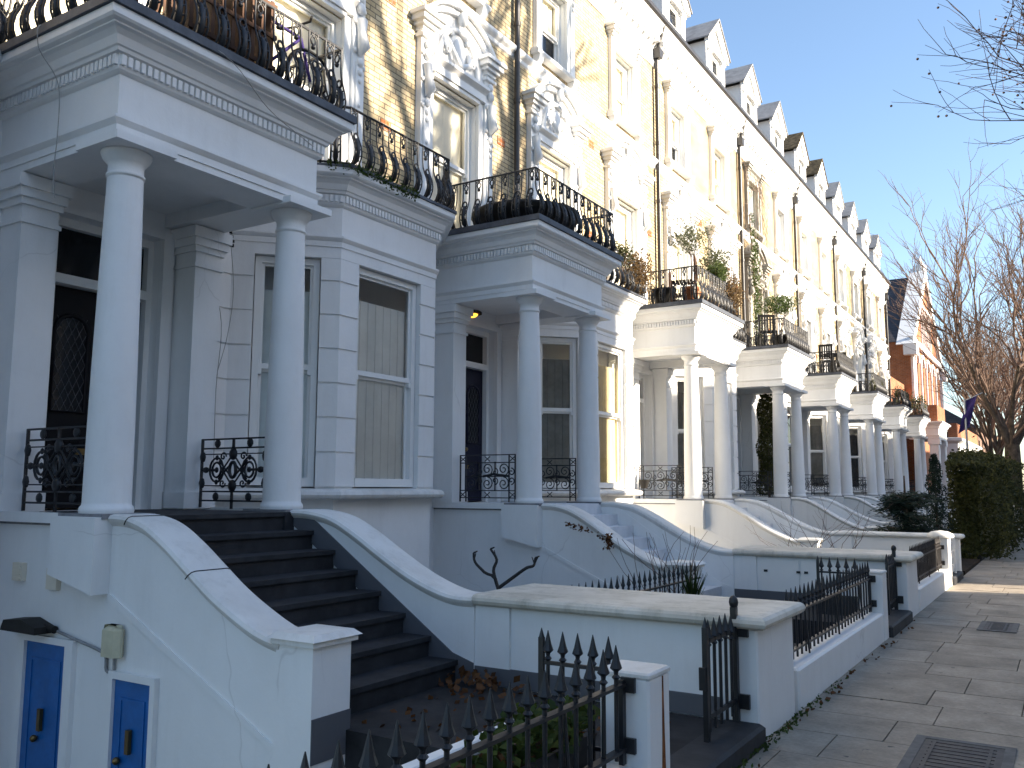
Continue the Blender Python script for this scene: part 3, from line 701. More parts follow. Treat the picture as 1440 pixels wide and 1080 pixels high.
for i,(a,b,c,d) in enumerate(MAN[:2]):
    t=thing('manhole_cover',['iron manhole cover in the pavement closest to the camera','smaller iron manhole cover in the pavement by the second gate'][i],'manhole cover',((a+b)/2,(c+d)/2,0),'manhole covers in the pavement')
    o=(((a+b)/2),(c+d)/2,0)
    m=MB(); 
    for q in ((a,b,c,c+.06),(a,b,d-.06,d),(a,a+.06,c+.06,d-.06),(b-.06,b,c+.06,d-.06)): m.box(*q,.0,.008)
    m.obj('rim',plain('pale concrete rim',(.12,.115,.11),.8),t,o)
    m=MB(); m.box(a+.06,b-.06,c+.06,d-.06,0,.005)
    for s in range(9):
        yy=c+.12+s*(d-c-.24)/8; m.box(a+.1,b-.1,yy-.012,yy+.012,.005,.008)
    for xx in (a+.11,b-.14): m.box(xx,xx+.02,c+.08,d-.1,.008,.010)
    m.obj('lid',plain('cast iron lid',(.055,.045,.04),.6,.4,0,.4,.3,12),t,o)
# per-house front gardens
for k in range(8):
    y0=Y0[k]
    struct(MB().box(-4.08,-1.752,y0+4.41,y0+5.9,-1.745,.12),'garden_path',PATHM)
    if k>0: struct(MB().box(-3.8,-1.76,y0+.65,y0+4.13,-1.745,.05 if k>2 else -.1),'front_garden',SOIL if k!=1 else PATHM)
# planting bed by the first house
struct(MB().box(-2.36,-2.0,-.2,4.0,-1.744,.18),'planting_bed',SOIL)
# gate steps
for k in range(3):
    struct(MB().cbox(-1.98,-1.70,Y0[k]+4.46,Y0[k]+5.94,-.05,.125,.02),'gate_step',STEP)

# ------------------------------------------------------------------ boundary walls, railings, gates, bin stores
def spear(m,x,y,z0,z1,r=.0105,big=1):
    m.tube([(x,y,z0),(x,y,z1-.15)],r,6)
    m.lathe([(.011,0),(.022*big,.012),(.011,.025),(.013,.04),(.031*big,.055),(.020*big,.085),(.002,.16)],(x,y,z1-.16),8,False)
RAILLAB=['black spiked street railing nearest the camera, beside the white rust-streaked pier','black spiked street railing in front of the second house, on the low white wall','brown-black street railing before the round-capped pier of the third house']
PIERLAB=['square white pier streaked with rust beside the nearest open gate','square white pier beside the second house gate','white pier with a domed round cap at the third house']
WLAB=['low white wall carrying the nearest street railing','low white wall carrying the second street railing along the pavement','short low white wall in sunlight carrying the third street railing']
for k in range(3):
    y0=Y0[k]; ya,yb=y0+.69,y0+4.19
    m=MB(); m.cbox(-1.97,-1.745,ya-(3 if k==0 else 0),yb,-.05,.29,.015); solo(m,'low_wall',WALLP,WLAB[k],'wall','low white front walls under the railings')
    t=thing('pier',PIERLAB[k],'pier',(-1.87,yb+.13,0),'gate piers')
    o=(-1.87,yb+.13,0)
    m=MB(); zt=.70 if k<2 else .80; m.cbox(-2.0,-1.738,yb+.002,yb+.26,-.1,zt,.012)
    m.obj('shaft',WALLP,t,o)
    m=MB()
    if k<2: m.cbox(-2.006,-1.732,yb-.002,yb+.266,zt,zt+.025,.01)
    else: m.lathe([(.20,0),(.215,.03),(.2,.06),(.13,.10),(.0,.12)],(-1.87,yb+.13,zt),20)
    m.obj('cap',COPING,t,o)
    if k==0:
        m=MB(); m.prism([(yb+.16,.69),(yb+.175,.69),(yb+.185,.4),(yb+.20,.1),(yb+.14,.1),(yb+.155,.4)],-1.7379,-1.7365,'x'); m.obj('rust_streak',plain('rust',(.20,.075,.03),.9,.1,0,.5,.2,14),t,o)
        m=MB(); m.prism([(-1.80,.66),(-1.78,.66),(-1.77,.35),(-1.75,.1),(-1.80,.1),(-1.79,.4)],yb+.0005,yb+.0018,'y')
    t=thing('street_railing',RAILLAB[k],'railing',(-1.87,(ya+yb)/2,0),'spiked street railings')
    o=(-1.87,(ya+yb)/2,0); xr=-1.865; n=26
    sp=.135; n=int((yb-ya-.1)/sp); yst=ya-(2.6 if k==0 else 0); n=int((yb-yst-.1)/sp)
    zt=.86 if k==0 else .84
    m=MB()
    for i in range(n): spear(m,xr,yb-.09-i*sp,.30 if k else .33,zt,.0105 if k==0 else .009,1 if k==0 else .72)
    m.obj('spiked_bars',IRON if k<2 else IRONO,t,o)
    m=MB(); m.box(xr-.02,xr+.02,yst,yb-.02,zt-.20,zt-.185); m.box(xr-.02,xr+.02,yst,yb-.02,.36,.376); m.box(xr-.012,xr+.012,yb-.045,yb-.01,.30,zt-.17); m.box(xr-.012,xr+.06,yb-.02,yb+.002,.35,.42); m.box(xr-.012,xr+.06,yb-.02,yb+.002,zt-.23,zt-.16)
    for s in range(3): m.tube([(xr,yb-.6-s*1.1,zt-.2),(xr+.03,yb-.6-s*1.1,.28)],.009,5)
    m.obj('rail',IRON if k<2 else IRONO,t,o)
    # gates (two leaves)
    yg0,yg1=yb+.26,y0+5.95
    if k<2:
        wl=.52
        for q in range(2):
            t=thing('iron_gate',[['half gate with spear tops opened inwards behind the rust-streaked pier','closed half gate of black bars hung on the nearest bin store'],['half gate with spear tops opened inwards behind the second pier','closed half gate of black bars hung on the bin store with cupboard doors']][k][q],'gate',(-1.9,yg1 if q else yg0,.12),'black iron garden gates')
            o=(-1.9,yg1 if q else yg0,.12); m=MB(); b=MB()
            if q:   # closed leaf along y
                for i in range(5): spear(b,-1.88,yg1-.12-i*.105,.17,.82 if i else .80)
                for z in (.24,.68): m.box(-1.888,-1.872,yg1-wl-.06,yg1-.04,z,z+.03)
                m.box(-1.90,-1.86,yg1-.07,yg1-.03,.12,.84); m.ball((-1.88,yg1-.05,.87),.032,8,6,(1,1,1.4)); m.box(-1.895,-1.865,yg1-wl-.09,yg1-wl-.05,.0,.78); m.lathe([(.02,0),(.001,.06)],(-1.88,yg1-wl-.07,.78),6,False)
                m.box(-1.91,-1.80,yg1-.03,yg1-.002,.2,.29); m.box(-1.91,-1.80,yg1-.03,yg1-.002,.65,.74); m.box(-1.91,-1.87,yg1-wl-.11,yg1-wl-.09,.42,.55)
            else:   # open leaf along x
                yy=yg0-.03
                for i in range(5): spear(b,-2.06-i*.09,yy,.20,.84-.0*i)
                for z in (.26,.66): m.box(-2.46,-2.0,yy-.008,yy+.008,z,z+.02)
                m.box(-2.475,-2.445,yy-.012,yy+.012,.12,.80); m.lathe([(.018,0),(.002,.05)],(-2.46,yy,.8),6,False)
                if k==1: m.box(-2.44,-2.0,yy-.006,yy+.006,.2,.42)
            m.obj('frame',IRON,t,o); b.obj('spiked_bars',IRON,t,o)
    else:
        t=thing('wooden_gate','white wooden ranch gate beside the domed pier, before the hedge','gate',(-1.8,yg0+.5,.1)); o=(-1.8,yg0+.5,.1)
        m=MB(); m.cbox(-1.93,-1.76,yg0+.002,yg0+.20,-.05,.74,.02); m.obj('post',WHITE,t,o)
        m=MB()
        for z in (.16,.40,.64): m.box(-1.82,-1.795,yg0+.21,yg1-.42,z,z+.12)
        for yy in (yg0+.23,yg1-.52): m.box(-1.794,-1.765,yy,yy+.08,.1,.8)
        m.obj('boards',WHITE,t,o)
# bin stores / garden walls joined to the far stair wall
def store(k,label,yw,doors,topmat,name='bin_store'):
    y0=Y0[k]; ya=y0+5.95; o=(-2.9,ya+yw/2,0)
    t=thing(name,label,'bin store' if name=='bin_store' else 'wall',o,'white garden stores by the steps' if name=='bin_store' else None)
    m=MB(); m.cbox(-3.945,-1.745,ya,ya+yw,-1.745,.705,.012); m.box(-3.94,-3.62,ya-.025,ya-.0005,.12,.70); m.obj('body',WALLP,t,o)
    m=MB(); m.box(-3.94,-1.99,ya-.03,ya-.026,.121,.25) ; m.box(-3.62,-1.99,ya-.012,ya-.0005,.121,.25); m.obj('plinth',GREYBASE,t,o)
    m=MB(); P=[(-3.935,ya),(-1.745,ya),(-1.745,ya+yw),(-3.935,ya+yw)]
    m.sweep(P,[(-.02,.70),(.05,.705),(.07,.72),(.078,.742),(.07,.765),(.05,.782),(.0,.79)]); m.add([(-3.935,ya,.79),(-1.745,ya,.79),(-1.745,ya+yw,.79),(-3.935,ya+yw,.79)],[(0,1,2,3)])
    m.obj('coping',topmat,t,o)
    if doors:
        m=MB()
        for a,b in ((-3.56,-3.06),(-3.03,-2.53)):
            m.box(a,b,ya-.022,ya-.0005,.18,.66); m.box(a+.05,b-.05,ya-.026,ya-.023,.23,.24); m.box(a+.05,b-.05,ya-.026,ya-.023,.60,.61)
        d=m.obj('cupboard_door',TRIM,t,o)
        m=MB(); 
        for x in (-3.52,-3.09,-2.99): m.box(x,x+.05,ya-.032,ya-.0265,.50,.53)
        m.obj('hinge',IRON,d,(0,0,0) if False else o)
store(0,'broad white bin store with stained flat top beside the nearest steps',.86,False,BOXTOP)
store(1,'white bin store with two cupboard doors beside the second flight of steps',.86,True,BOXTOP)
store(2,'narrow white garden wall running out from the third flight of steps',.24,False,COPING,'garden_wall')
# inner railing at the second house well
t=thing('area_railing','row of black spikes behind the nearest bin store, guarding the second basement area','railing',(-3.75,8.4,0)); o=(-3.75,8.4,0)
m=MB()
for i in range(25): spear(m,-3.75,10.0-i*.132,-.2,.76,.009,.75)
m.obj('spiked_bars',IRON,t,o); m=MB().box(-3.77,-3.73,6.75,10.14,.55,.566).box(-3.77,-3.73,6.75,10.14,.0,.016); m.obj('rail',IRON,t,o)
t=thing('area_railing','low row of rusty spikes in the sunlit garden of the third house','railing',(-3.75,14.7,0)); o=(-3.75,14.7,0)
m=MB()
for i in range(22): spear(m,-3.75,16.2-i*.14,-.1,.62)
m.obj('spiked_bars',IRONO,t,o); m=MB().box(-3.77,-3.73,13.1,16.38,.42,.436); m.obj('rail',IRONO,t,o)
m=MB().cbox(-2.46,-2.37,-.2,4.02,-1.74,.44,.015); solo(m,'kerb_wall',WHITE,'thin white kerb wall behind the nearest street railing','wall')
m=MB().box(-2.30,-2.02,1.6,3.9,.181,.20).box(-2.30,-2.28,1.6,3.9,.2,.42).box(-2.04,-2.02,1.6,3.9,.2,.42).box(-2.28,-2.04,1.6,1.62,.2,.42).box(-2.28,-2.04,3.88,3.9,.2,.42).box(-2.28,-2.04,1.62,3.88,.2,.385)
solo(m,'planter_trough',DKPOT,'long black trough planter behind the nearest street railing','planter')

# ------------------------------------------------------------------ foliage helpers
def leaves(mb,n,fn,size,rng,asp=.55):
    for i in range(n):
        c=fn(rng); a=Vector((rng.gauss(0,1),rng.gauss(0,1),rng.gauss(0,1))).normalized(); b=a.orthogonal().normalized(); s=size*rng.uniform(.6,1.4)
        c=Vector(c); a=a*s*.5; b=b*s*asp*.5
        mb.add([c-a,c+b,c+a,c-b],[(0,1,2,3)])
def blob(c,r,lump=.35,seed=0):
    ph=[(random.Random(seed+i).uniform(0,6.3)) for i in range(6)]
    def fn(g):
        d=Vector((g.gauss(0,1),g.gauss(0,1),g.gauss(0,1))).normalized()
        k=1+lump*(sin(3*d.x+ph[0])*sin(4*d.y+ph[1])+.5*sin(6*d.z+ph[2])*sin(7*d.x+ph[3]))
        q=(g.random()**.35)*k
        return (c[0]+d.x*r[0]*q,c[1]+d.y*r[1]*q,c[2]+d.z*r[2]*q)
    return fn
def plant(name,label,cat,c,r,n,size,mat,stem=None,group=None,seed=0):
    g=random.Random(seed+5); base=(c[0],c[1],stem if stem is not None else c[2]-r[2]*.8)
    t=thing(name,label,cat,base,group); m=MB(); leaves(m,n,blob(c,r,.35,seed),size,g); m.obj('foliage',mat,t,base)
    m=MB(); 
    for i in range(4):
        a=g.uniform(0,6.28); m.tube([base,(c[0]+.1*r[0]*cos(a),c[1]+.1*r[1]*sin(a),(base[2]+c[2])/2),(c[0]+.6*r[0]*cos(a),c[1]+.6*r[1]*sin(a),c[2]+.3*r[2])],[.014,.011,.004],4)
    m.obj('stem',TWIG,t,base); return t
def pot(label,c,r,h,mat,cat='pot',name='plant_pot',group=None):
    m=MB(); m.lathe([(r*.7,0),(r*.95,h*.85),(r*1.08,h*.86),(r*1.08,h),(r*.95,h),(r*.9,h*.9),(0.01,h*.9)],c,18)
    return solo(m,name,mat,label,cat,group,c)
BZ=5.274
# --- balcony of the first house: bicycle and timber furniture
bx,by=WX+1.60,Y0[0]+5.65
t=thing('bicycle','bicycle leaning behind the railing of the nearest balcony','bicycle',(bx,by,BZ)); o=(bx,by,BZ)
def ring(mb,c,r,rad,n=24): mb.tube([(c[0],c[1]+r*cos(i*2*pi/n),c[2]+r*sin(i*2*pi/n)) for i in range(n)],rad,6,closed=True)
for s in (-1,1):
    c=(bx,by+s*.5,BZ+.33); m=MB(); ring(m,c,.31,.02); wh=m.obj('wheel',RUBBER,t,o)
    m=MB(); ring(m,c,.285,.010)
    for i in range(14): m.tube([c,(c[0],c[1]+.28*cos(i*pi/7),c[2]+.28*sin(i*pi/7))],.0025,3)
    m.obj('rim',STEEL,wh,o)
m=MB(); J=dict(r=(bx,by-.5,BZ+.33),f=(bx,by+.5,BZ+.33),b=(bx,by-.06,BZ+.28),s=(bx,by-.2,BZ+.74),h=(bx,by+.36,BZ+.72))
for p,q in (('r','b'),('r','s'),('b','s'),('s','h'),('b','h'),('h','f')): m.tube([J[p],J[q]],.017,6)
m.obj('frame',PURPLE,t,o)
m=MB(); m.tube([(bx-.24,by+.30,BZ+.86),(bx-.1,by+.38,BZ+.88),(bx,by+.35,BZ+.86),(bx+.1,by+.38,BZ+.88),(bx+.2,by+.30,BZ+.86)],.013,6); m.tube([J['h'],(bx,by+.35,BZ+.86)],.014,6); m.obj('handlebar',DKPOT,t,o)
m=MB(); m.tube([J['s'],(bx,by-.22,BZ+.84)],.013,6); m.ball((bx,by-.22,BZ+.86),.1,8,6,(.6,1.3,.35)); m.obj('saddle',DKPOT,t,o)
def bchair(label,x,y,rz,mat=WOOD,folded=False,group='wooden chairs on the balconies'):
    t=thing('balcony_chair',label,'chair',(x,y,BZ),group); t.rotation_euler=(0,0,rz)
    m=MB(); 
    for i in range(6): m.box(-.2,.2,-.2+i*.07,-.145+i*.07,.43,.45)
    m.obj('seat',mat,t)
    m=MB(); 
    for i in range(6): m.box(-.2+i*.07,-.155+i*.07,.235,.255,.5,.88)
    m.box(-.22,.22,.23,.26,.88,.95); m.box(-.22,.22,.232,.258,.47,.50); m.obj('backrest',mat,t)
    for sx in (-.2,.2):
        for sy in (-.2,.25): MB().box(sx-.018,sx+.018,sy-.018,sy+.018,0,.43 if sy<0 else .9).obj('leg',mat,t)
    return t
bchair('brown wooden chair on the nearest balcony',WX+1.3,Y0[0]+4.9,1.2)
m=MB(); 
for i in range(5): m.box(WX+1.2,WX+1.75,Y0[0]+4.05+i*.1,Y0[0]+4.13+i*.1,BZ+.60,BZ+.63)
tb=thing('wooden_table','brown slatted wooden table on the nearest balcony','table',(WX+1.5,Y0[0]+4.25,BZ)); m.obj('tabletop',WOOD,tb,(WX+1.5,Y0[0]+4.25,BZ))
for sx in (1.25,1.7):
    for sy in (4.1,4.45): MB().tube([(WX+sx,Y0[0]+sy,BZ),(WX+sx,Y0[0]+sy,BZ+.6)],.022,5).obj('leg',WOOD,tb,(WX+1.5,Y0[0]+4.25,BZ))
m=MB()
for i in range(9): m.box(WX+1.62,WX+1.74,Y0[0]+4.62+i*.11,Y0[0]+4.66+i*.11,BZ+.01,BZ+.82)
for z in (.15,.45,.75): m.box(WX+1.742,WX+1.76,Y0[0]+4.60,Y0[0]+5.56,BZ+z,BZ+z+.04)
solo(m,'trellis',WOOD,'brown timber trellis propped behind the railing of the nearest balcony','trellis')
pot('dark tub on the bay roof of the nearest house',(WX+.7,Y0[0]+2.2,BZ-.02),.26,.34,WOOD,'tub')
# moss on the second house bay
g=random.Random(2); m=MB(); 
def mossp(r):
    u=r.uniform(.9,2.3); v=1.085; 
    if u<1.12: v=1.085-(1.12-u)
    return (WX+v+r.uniform(-.02,.03),Y0[1]+u,5.245+r.gauss(-.02,.035))
leaves(m,500,mossp,.04,g); tag(m.obj('moss',GREENP),'green moss along the balcony edge over the shuttered bay','moss',kind='stuff')
# --- second balcony: big dark bowl
m=MB(); m.lathe([(.25,0),(.5,.12),(.78,.34),(.84,.42),(.84,.46),(.76,.46),(.01,.42)],(WX+.95,Y0[1]+5.1,BZ),24); t=solo(m,'planter_bowl',DKPOT,'wide dark bowl planter behind the railing of the second balcony','planter',None,(WX+.95,Y0[1]+5.1,BZ))
m=MB()
for i in range(22):
    a=i*.29; x=WX+.95+.5*cos(a)*R.random(); y=Y0[1]+5.1+.5*sin(a)*R.random(); m.tube([(x,y,BZ+.42),(x+R.uniform(-.1,.1),y+R.uniform(-.1,.1),BZ+.62),(x+R.uniform(-.2,.2),y+R.uniform(-.2,.2),BZ+R.uniform(.68,.85))],[.006,.004,.002],3)
solo(m,'dead_plant',TWIG,'bare dry stems standing in the wide dark bowl','plant')
# --- plants around the third house balcony
plant('heather_plant','rusty brown trailing plant at the railing over the sunlit bay','plant',(WX+1.0,Y0[2]+2.85,5.70),(.25,.46,.42),1700,.05,HEATH,BZ,'balcony plants',1)
plant('heather_plant','dark round bush at the railing over the sunlit bay','plant',(WX+.95,Y0[2]+2.25,5.95),(.24,.30,.24),800,.045,LEAF,BZ,'balcony plants',2)
pot('terracotta pot holding the olive tree on the third balcony',(WX+1.45,Y0[2]+4.55,BZ),.16,.42,TERRA)
t=thing('olive_tree','small olive tree in a terracotta pot on the third balcony','tree',(WX+1.45,Y0[2]+4.55,BZ+.38)); o=(WX+1.45,Y0[2]+4.55,BZ+.38)
m=MB(); m.tube([(o[0],o[1],o[2]),(o[0]+.01,o[1]+.02,o[2]+.5),(o[0],o[1],o[2]+.85)],[.018,.014,.01],6)
for i in range(9): a=i*.7; m.tube([(o[0],o[1],o[2]+.65+.02*i),(o[0]+.15*cos(a),o[1]+.15*sin(a),o[2]+.9),(o[0]+.3*cos(a),o[1]+.3*sin(a),o[2]+1.0+.03*(i%3))],[.007,.005,.002],4)
m.obj('trunk',BARK,t,o); m=MB(); leaves(m,1300,blob((o[0],o[1],o[2]+1.08),(.40,.40,.34),.5,9),.06,random.Random(9),.35); m.obj('crown',OLIVE,t,o)
bchair('brown wooden chair with slatted back on the third balcony',WX+1.45,Y0[2]+4.1,-1.3)
bchair('brown wooden chair beside the olive pot on the third balcony',WX+1.0,Y0[2]+5.2,1.9)
pot('dark round tub at the near corner of the third balcony',(WX+1.0,Y0[2]+4.2,BZ),.24,.36,DKPOT,'tub')
pot('dark square-shouldered tub in the middle of the third balcony',(WX+1.4,Y0[2]+5.6,BZ),.2,.32,WOOD,'tub')
plant('box_plant','bright green round bush on the far side of the third balcony','plant',(WX+1.74,Y0[2]+5.35,6.12),(.22,.25,.22),1500,.05,GREENP,BZ,'balcony plants',3)
plant('grey_shrub','grey green loose shrub above the bright bush on the third balcony','plant',(WX+1.5,Y0[2]+5.9,6.50),(.32,.36,.34),1100,.055,OLIVE,BZ,'balcony plants',4)
plant('heather_plant','rust coloured bush spilling over the far corner of the third balcony','plant',(WX+1.82,Y0[2]+5.95,5.80),(.26,.55,.42),1900,.055,HEATH,BZ,'balcony plants',5)
# --- fourth: topiary and table, evergreen in the porch
plant('topiary_plant','clipped yellow green ball on a stem on the fourth balcony','plant',(WX+1.45,Y0[3]+5.0,6.55),(.42,.44,.27),2400,.05,GREENP,BZ,'balcony plants',6)
pot('dark tub under the clipped ball on the fourth balcony',(WX+1.5,Y0[3]+5.0,BZ),.28,.42,DKPOT,'tub')
bchair('dark chair on the fourth balcony beside the clipped ball',WX+1.3,Y0[3]+4.3,.4,DKPOT)
t=thing('evergreen_shrub','tall dark narrow evergreen standing in the fourth porch','shrub',(WX+.85,Y0[3]+5.6,1.39)); o=(WX+.85,Y0[3]+5.6,1.39)
def tall(r):
    z=r.random(); w=.34*(1-.25*z)*(.9+.2*sin(z*17)); a=r.uniform(0,6.28); q=r.random()**.4
    return (o[0]+w*q*cos(a),o[1]+w*q*sin(a),1.45+z*2.75)
m=MB(); leaves(m,5000,tall,.07,random.Random(4)); m.obj('foliage',LEAF,t,o); MB().tube([(o[0],o[1],1.39),(o[0],o[1],3.9)],[.03,.01],6).obj('stem',BARK,t,o)
# creeper on the sooty front
t=thing('climbing_plant','green creeper climbing the sooty front of the fifth house','plant',(WX+.2,Y0[4]+.55,BZ)); o=(WX+.2,Y0[4]+.55,BZ)
pts=catmull([(WX+.25,Y0[4]+.75,5.4),(WX+.2,Y0[4]+.70,6.6),(WX+.22,Y0[4]+.62,7.8),(WX+.2,Y0[4]+.5,9.0),(WX+.15,Y0[4]+.6,9.8)],6)
MB().tube(pts,.02,5).obj('stem',TWIG,t,o)
def cl(r):
    p=pts[r.randrange(len(pts)-6)] if r.random()<.85 else pts[r.randrange(len(pts))]; return (p[0]+abs(r.gauss(0,.1)),p[1]+r.gauss(0,.13),p[2]+r.gauss(0,.15))
m=MB(); leaves(m,1500,cl,.07,random.Random(6)); m.obj('foliage',GREENP,t,o)
def vine(r):
    u=r.gauss(1.38,.75); z=r.gauss(9.6,1.3); return (WX+.1+abs(r.gauss(0,.05)),Y0[4]+min(max(u,.1),2.7),z)
m=MB(); vr=random.Random(8)
for i in range(60):
    p=[(vr.uniform(.2,2.6),vr.uniform(6.5,10.8))]
    for s in range(5): p.append((min(max(p[-1][0]+vr.gauss(0,.16),.05),2.8),p[-1][1]+vr.uniform(.0,.22)))
    m.tube([(WX+.135,Y0[4]+a,b) for a,b in p],.007,3)
m.obj('bare_stems',TWIG,t,o)
# far balconies
m=MB(); m.lathe([(.38,.70),(.4,.71),(.4,.74),(.02,.74)],(WX+1.4,Y0[4]+5.0,BZ),20); m.tube([(WX+1.4,Y0[4]+5.0,BZ),(WX+1.4,Y0[4]+5.0,BZ+.7)],.03,6); m.lathe([(.22,0),(.2,.03),(.02,.06)],(WX+1.4,Y0[4]+5.0,BZ),14); solo(m,'bistro_table',DKPOT,'round black bistro table on the fifth balcony','table')
bchair('black chair near the bistro table on the fifth balcony',WX+1.45,Y0[4]+4.3,3.1,DKPOT)
bchair('black chair beyond the bistro table on the fifth balcony',WX+1.45,Y0[4]+5.8,0,DKPOT)
plant('box_plant','green tub bush on the balcony of the last house','plant',(WX+1.5,Y0[7]+5.2,5.95),(.5,.6,.5),900,.08,LEAF,BZ,'balcony plants',7)
plant('box_plant','dark bush on the balcony of the last but one house','plant',(WX+1.6,Y0[6]+5.2,5.8),(.3,.8,.35),900,.07,LEAF,BZ,'balcony plants',8)
plant('box_plant','low bushes along the balcony of the house with mossy dormers','plant',(WX+1.7,Y0[5]+5.2,5.62),(.2,.9,.22),700,.06,LEAF,BZ,'balcony plants',9)
m=MB(); m.lathe([(.06,0),(.1,.14),(.11,.17)],(WX+.9,Y0[2]+3.3,1.605),12); solo(m,'plant_pot',DKPOT,'small dark pot on the window sill of the third house bay','pot')
# --- garden plants
def twiggy(mb,p,d,l,r,lv,g,spread=.6,n=3):
    P=[Vector(p)]; d=Vector(d).normalized(); s=3
    for i in range(s):
        d=(d+Vector((g.gauss(0,.18),g.gauss(0,.18),g.gauss(0,.12)+.05))).normalized(); P.append(P[-1]+d*l/s)
    mb.tube(P,[r*(1-.45*i/s) for i in range(s+1)],5 if r>.03 else 3,caps=False)
    if lv<=0: return
    for k in range(n):
        b=P[-1] if k==0 else P[g.randint(1,s)]
        nd=(d+Vector((g.gauss(0,spread),g.gauss(0,spread),g.gauss(0,spread*.7)))).normalized()
        twiggy(mb,b,nd,l*g.uniform(.6,.85),r*.58,lv-1,g,spread,n)
m=MB(); g=random.Random(12)
for P in ([(-5.2,8.0,-.4),(-5.2,8.0,.54),(-5.38,8.0,.70),(-5.50,8.0,.80),(-5.52,8.0,.90)],[(-5.2,8.0,.54),(-5.26,8.0,.72),(-5.22,8.0,.84),(-5.30,8.0,.95)],[(-5.2,8.0,.54),(-5.02,8.0,.66),(-4.85,8.0,.77),(-4.76,8.0,.80),(-4.74,8.0,.88)]):
    pts=catmull(P,4); m.tube(pts,[.02*(1-.4*i/len(pts)) for i in range(len(pts))],6)
    e_=pts[-1]
    for s in range(3): m.tube([pts[-4],(pts[-4][0]+g.uniform(-.07,.07),pts[-4][1],pts[-4][2]+.07)],[.010,.005],4)
    m.tube([e_,(e_[0]+.05,e_[1],e_[2]+.02)],[.011,.007],4)
solo(m,'pruned_shrub',plain('dark pruned wood',(.05,.045,.042),.9),'bare hard-pruned shrub with three dark limbs behind the nearest bin store','shrub')
m=MB(); g=random.Random(14)
for i in range(16): twiggy(m,(-3.85+g.uniform(-.25,.3),9.5+g.uniform(-.3,.3),-.1),(g.gauss(0,.12),g.gauss(0,.12),1),.75,.008,1,g,.4,2)
solo(m,'dead_plant',TWIG,'thin dead brown stems rising by the second flight of steps','plant')
t=thing('grass_tuft','green tuft of long thin leaves among the dead stems by the second steps','plant',(-3.6,9.5,-.1)); m=MB(); g=random.Random(15)
for i in range(70):
    a=g.uniform(0,6.28); l=g.uniform(.05,.2); h=g.uniform(.45,.78); m.tube([(-3.6+g.gauss(0,.04),9.5+g.gauss(0,.04),-.1),(-3.6+l*.4*cos(a),9.5+l*.4*sin(a),h*.7),(-3.6+l*cos(a),9.5+l*sin(a),h)],[.008,.007,.001],3)
m.obj('foliage',GREENP,t,(-3.6,9.5,-.1))
m=MB(); 
for i in range(12): twiggy(m,(-3.4+g.uniform(-.3,.5),14.6+g.uniform(-.5,.5),.0),(g.gauss(-.3,.3),g.gauss(0,.3),.8),.8,.009,2,g,.5,2)
solo(m,'bare_shrub',TWIG,'sparse leafless shrub in front of the sunlit third stair wall','shrub')
m=MB(); leaves(m,260,lambda r:(-5.0+r.gauss(0,.3)*.8,10.17-.02*r.random(),1.02-.0+r.gauss(0,.05)),.05,random.Random(17)); 
m=MB()
def crp(r):
    t_=r.random(); return (-5.5+.6*t_,10.065-abs(r.gauss(0,.015)),1.17-.16*t_+r.gauss(-.02,.025)) if r.random()<.5 else (-4.9+r.gauss(0,.035),10.065-abs(r.gauss(0,.015)),r.uniform(.85,1.05))
leaves(m,120,crp,.05,random.Random(17))
solo(m,'withered_creeper',LITTER,'withered red brown creeper on the second stair wall','plant')
plant('ground_plant','small green weeds in the bed behind the nearest railing','plant',(-2.16,3.6,.46),(.16,.5,.12),700,.06,GREENP,.385,None,18)
m=MB(); lr=random.Random(20)
def lit(r):
    a=abs(r.gauss(0,.3)); b=abs(r.gauss(0,.16)); return (-4.0+r.gauss(0,.22),5.67-b,.13+.03*r.random()+max(0,(.08-b*.4)))
leaves(m,90,lit,.06,lr,.7)
leaves(m,110,lambda r:(r.uniform(-3.9,-2.1),r.uniform(4.3,5.65),.127),.05,lr,.7)
leaves(m,60,lambda r:(-1.70+abs(r.gauss(0,.05)),r.uniform(2,12),.012),.04,lr,.7)
leaves(m,90,lambda r:(r.uniform(-2.35,-2.05),r.uniform(2.8,4.0),.40+.05*r.random()),.07,lr,.7)
tag(m.obj('fallen_leaves',LITTER),'brown fallen leaves gathered at the foot of the nearest steps','leaves',kind='stuff')
m=MB(); leaves(m,260,lambda r:(-1.72+abs(r.gauss(0,.035)),r.gauss(5.9,.9),.01+abs(r.gauss(0,.012))),.03,lr); tag(m.obj('pavement_weeds',GREENP),'tiny green weeds where the white walls meet the pavement','weeds',kind='stuff')
# hedge and conifers
t=thing('hedge','big dark clipped hedge bulging over the pavement beyond the white gate','hedge',(-2.1,29,0)); o=(-2.1,29,0)
def hed(r):
    while True:
        y=r.uniform(22.9,36); s=r.random(); n=.16*(sin(y*1.7)+sin(y*3.1+1)); x0,x1=-2.4,-1.25+n; zt=2.42+.12*sin(y*1.3)+.1*sin(y*3.7)
        f=r.choice('xxtttyb'); d=abs(r.gauss(0,.10))
        if f=='x': z=r.uniform(.05,zt); return (x1-d-.5*max(0,z-1.4)**1.5-(.12 if z<.4 else 0)+.08*sin(z*4+y*2),y,z)
        if f=='t': x=r.uniform(x0,x1-.2); return (x,y,zt-d-.25*max(0,(x-x1+.6)))
        if f=='y': z=r.uniform(.05,zt); x=r.uniform(x0,x1-.1); return (x,23.0+d+.2*sin(x*4+z*3)+.5*max(0,z-1.5),z)
        z=r.uniform(.05,zt); return (x0+d,y,z)
m=MB(); leaves(m,26000,hed,.085,random.Random(30)); leaves(m,350,lambda r:(lambda p:(p[0],p[1],2.4+abs(r.gauss(0,.12))))((r.uniform(-2.3,-1.8),r.uniform(23.3,36),0)),.09,random.Random(31)); m.box(-2.25,-1.8,23.5,35.8,0,2.05); m.obj('foliage',LEAF,t,o)
m=MB(); 
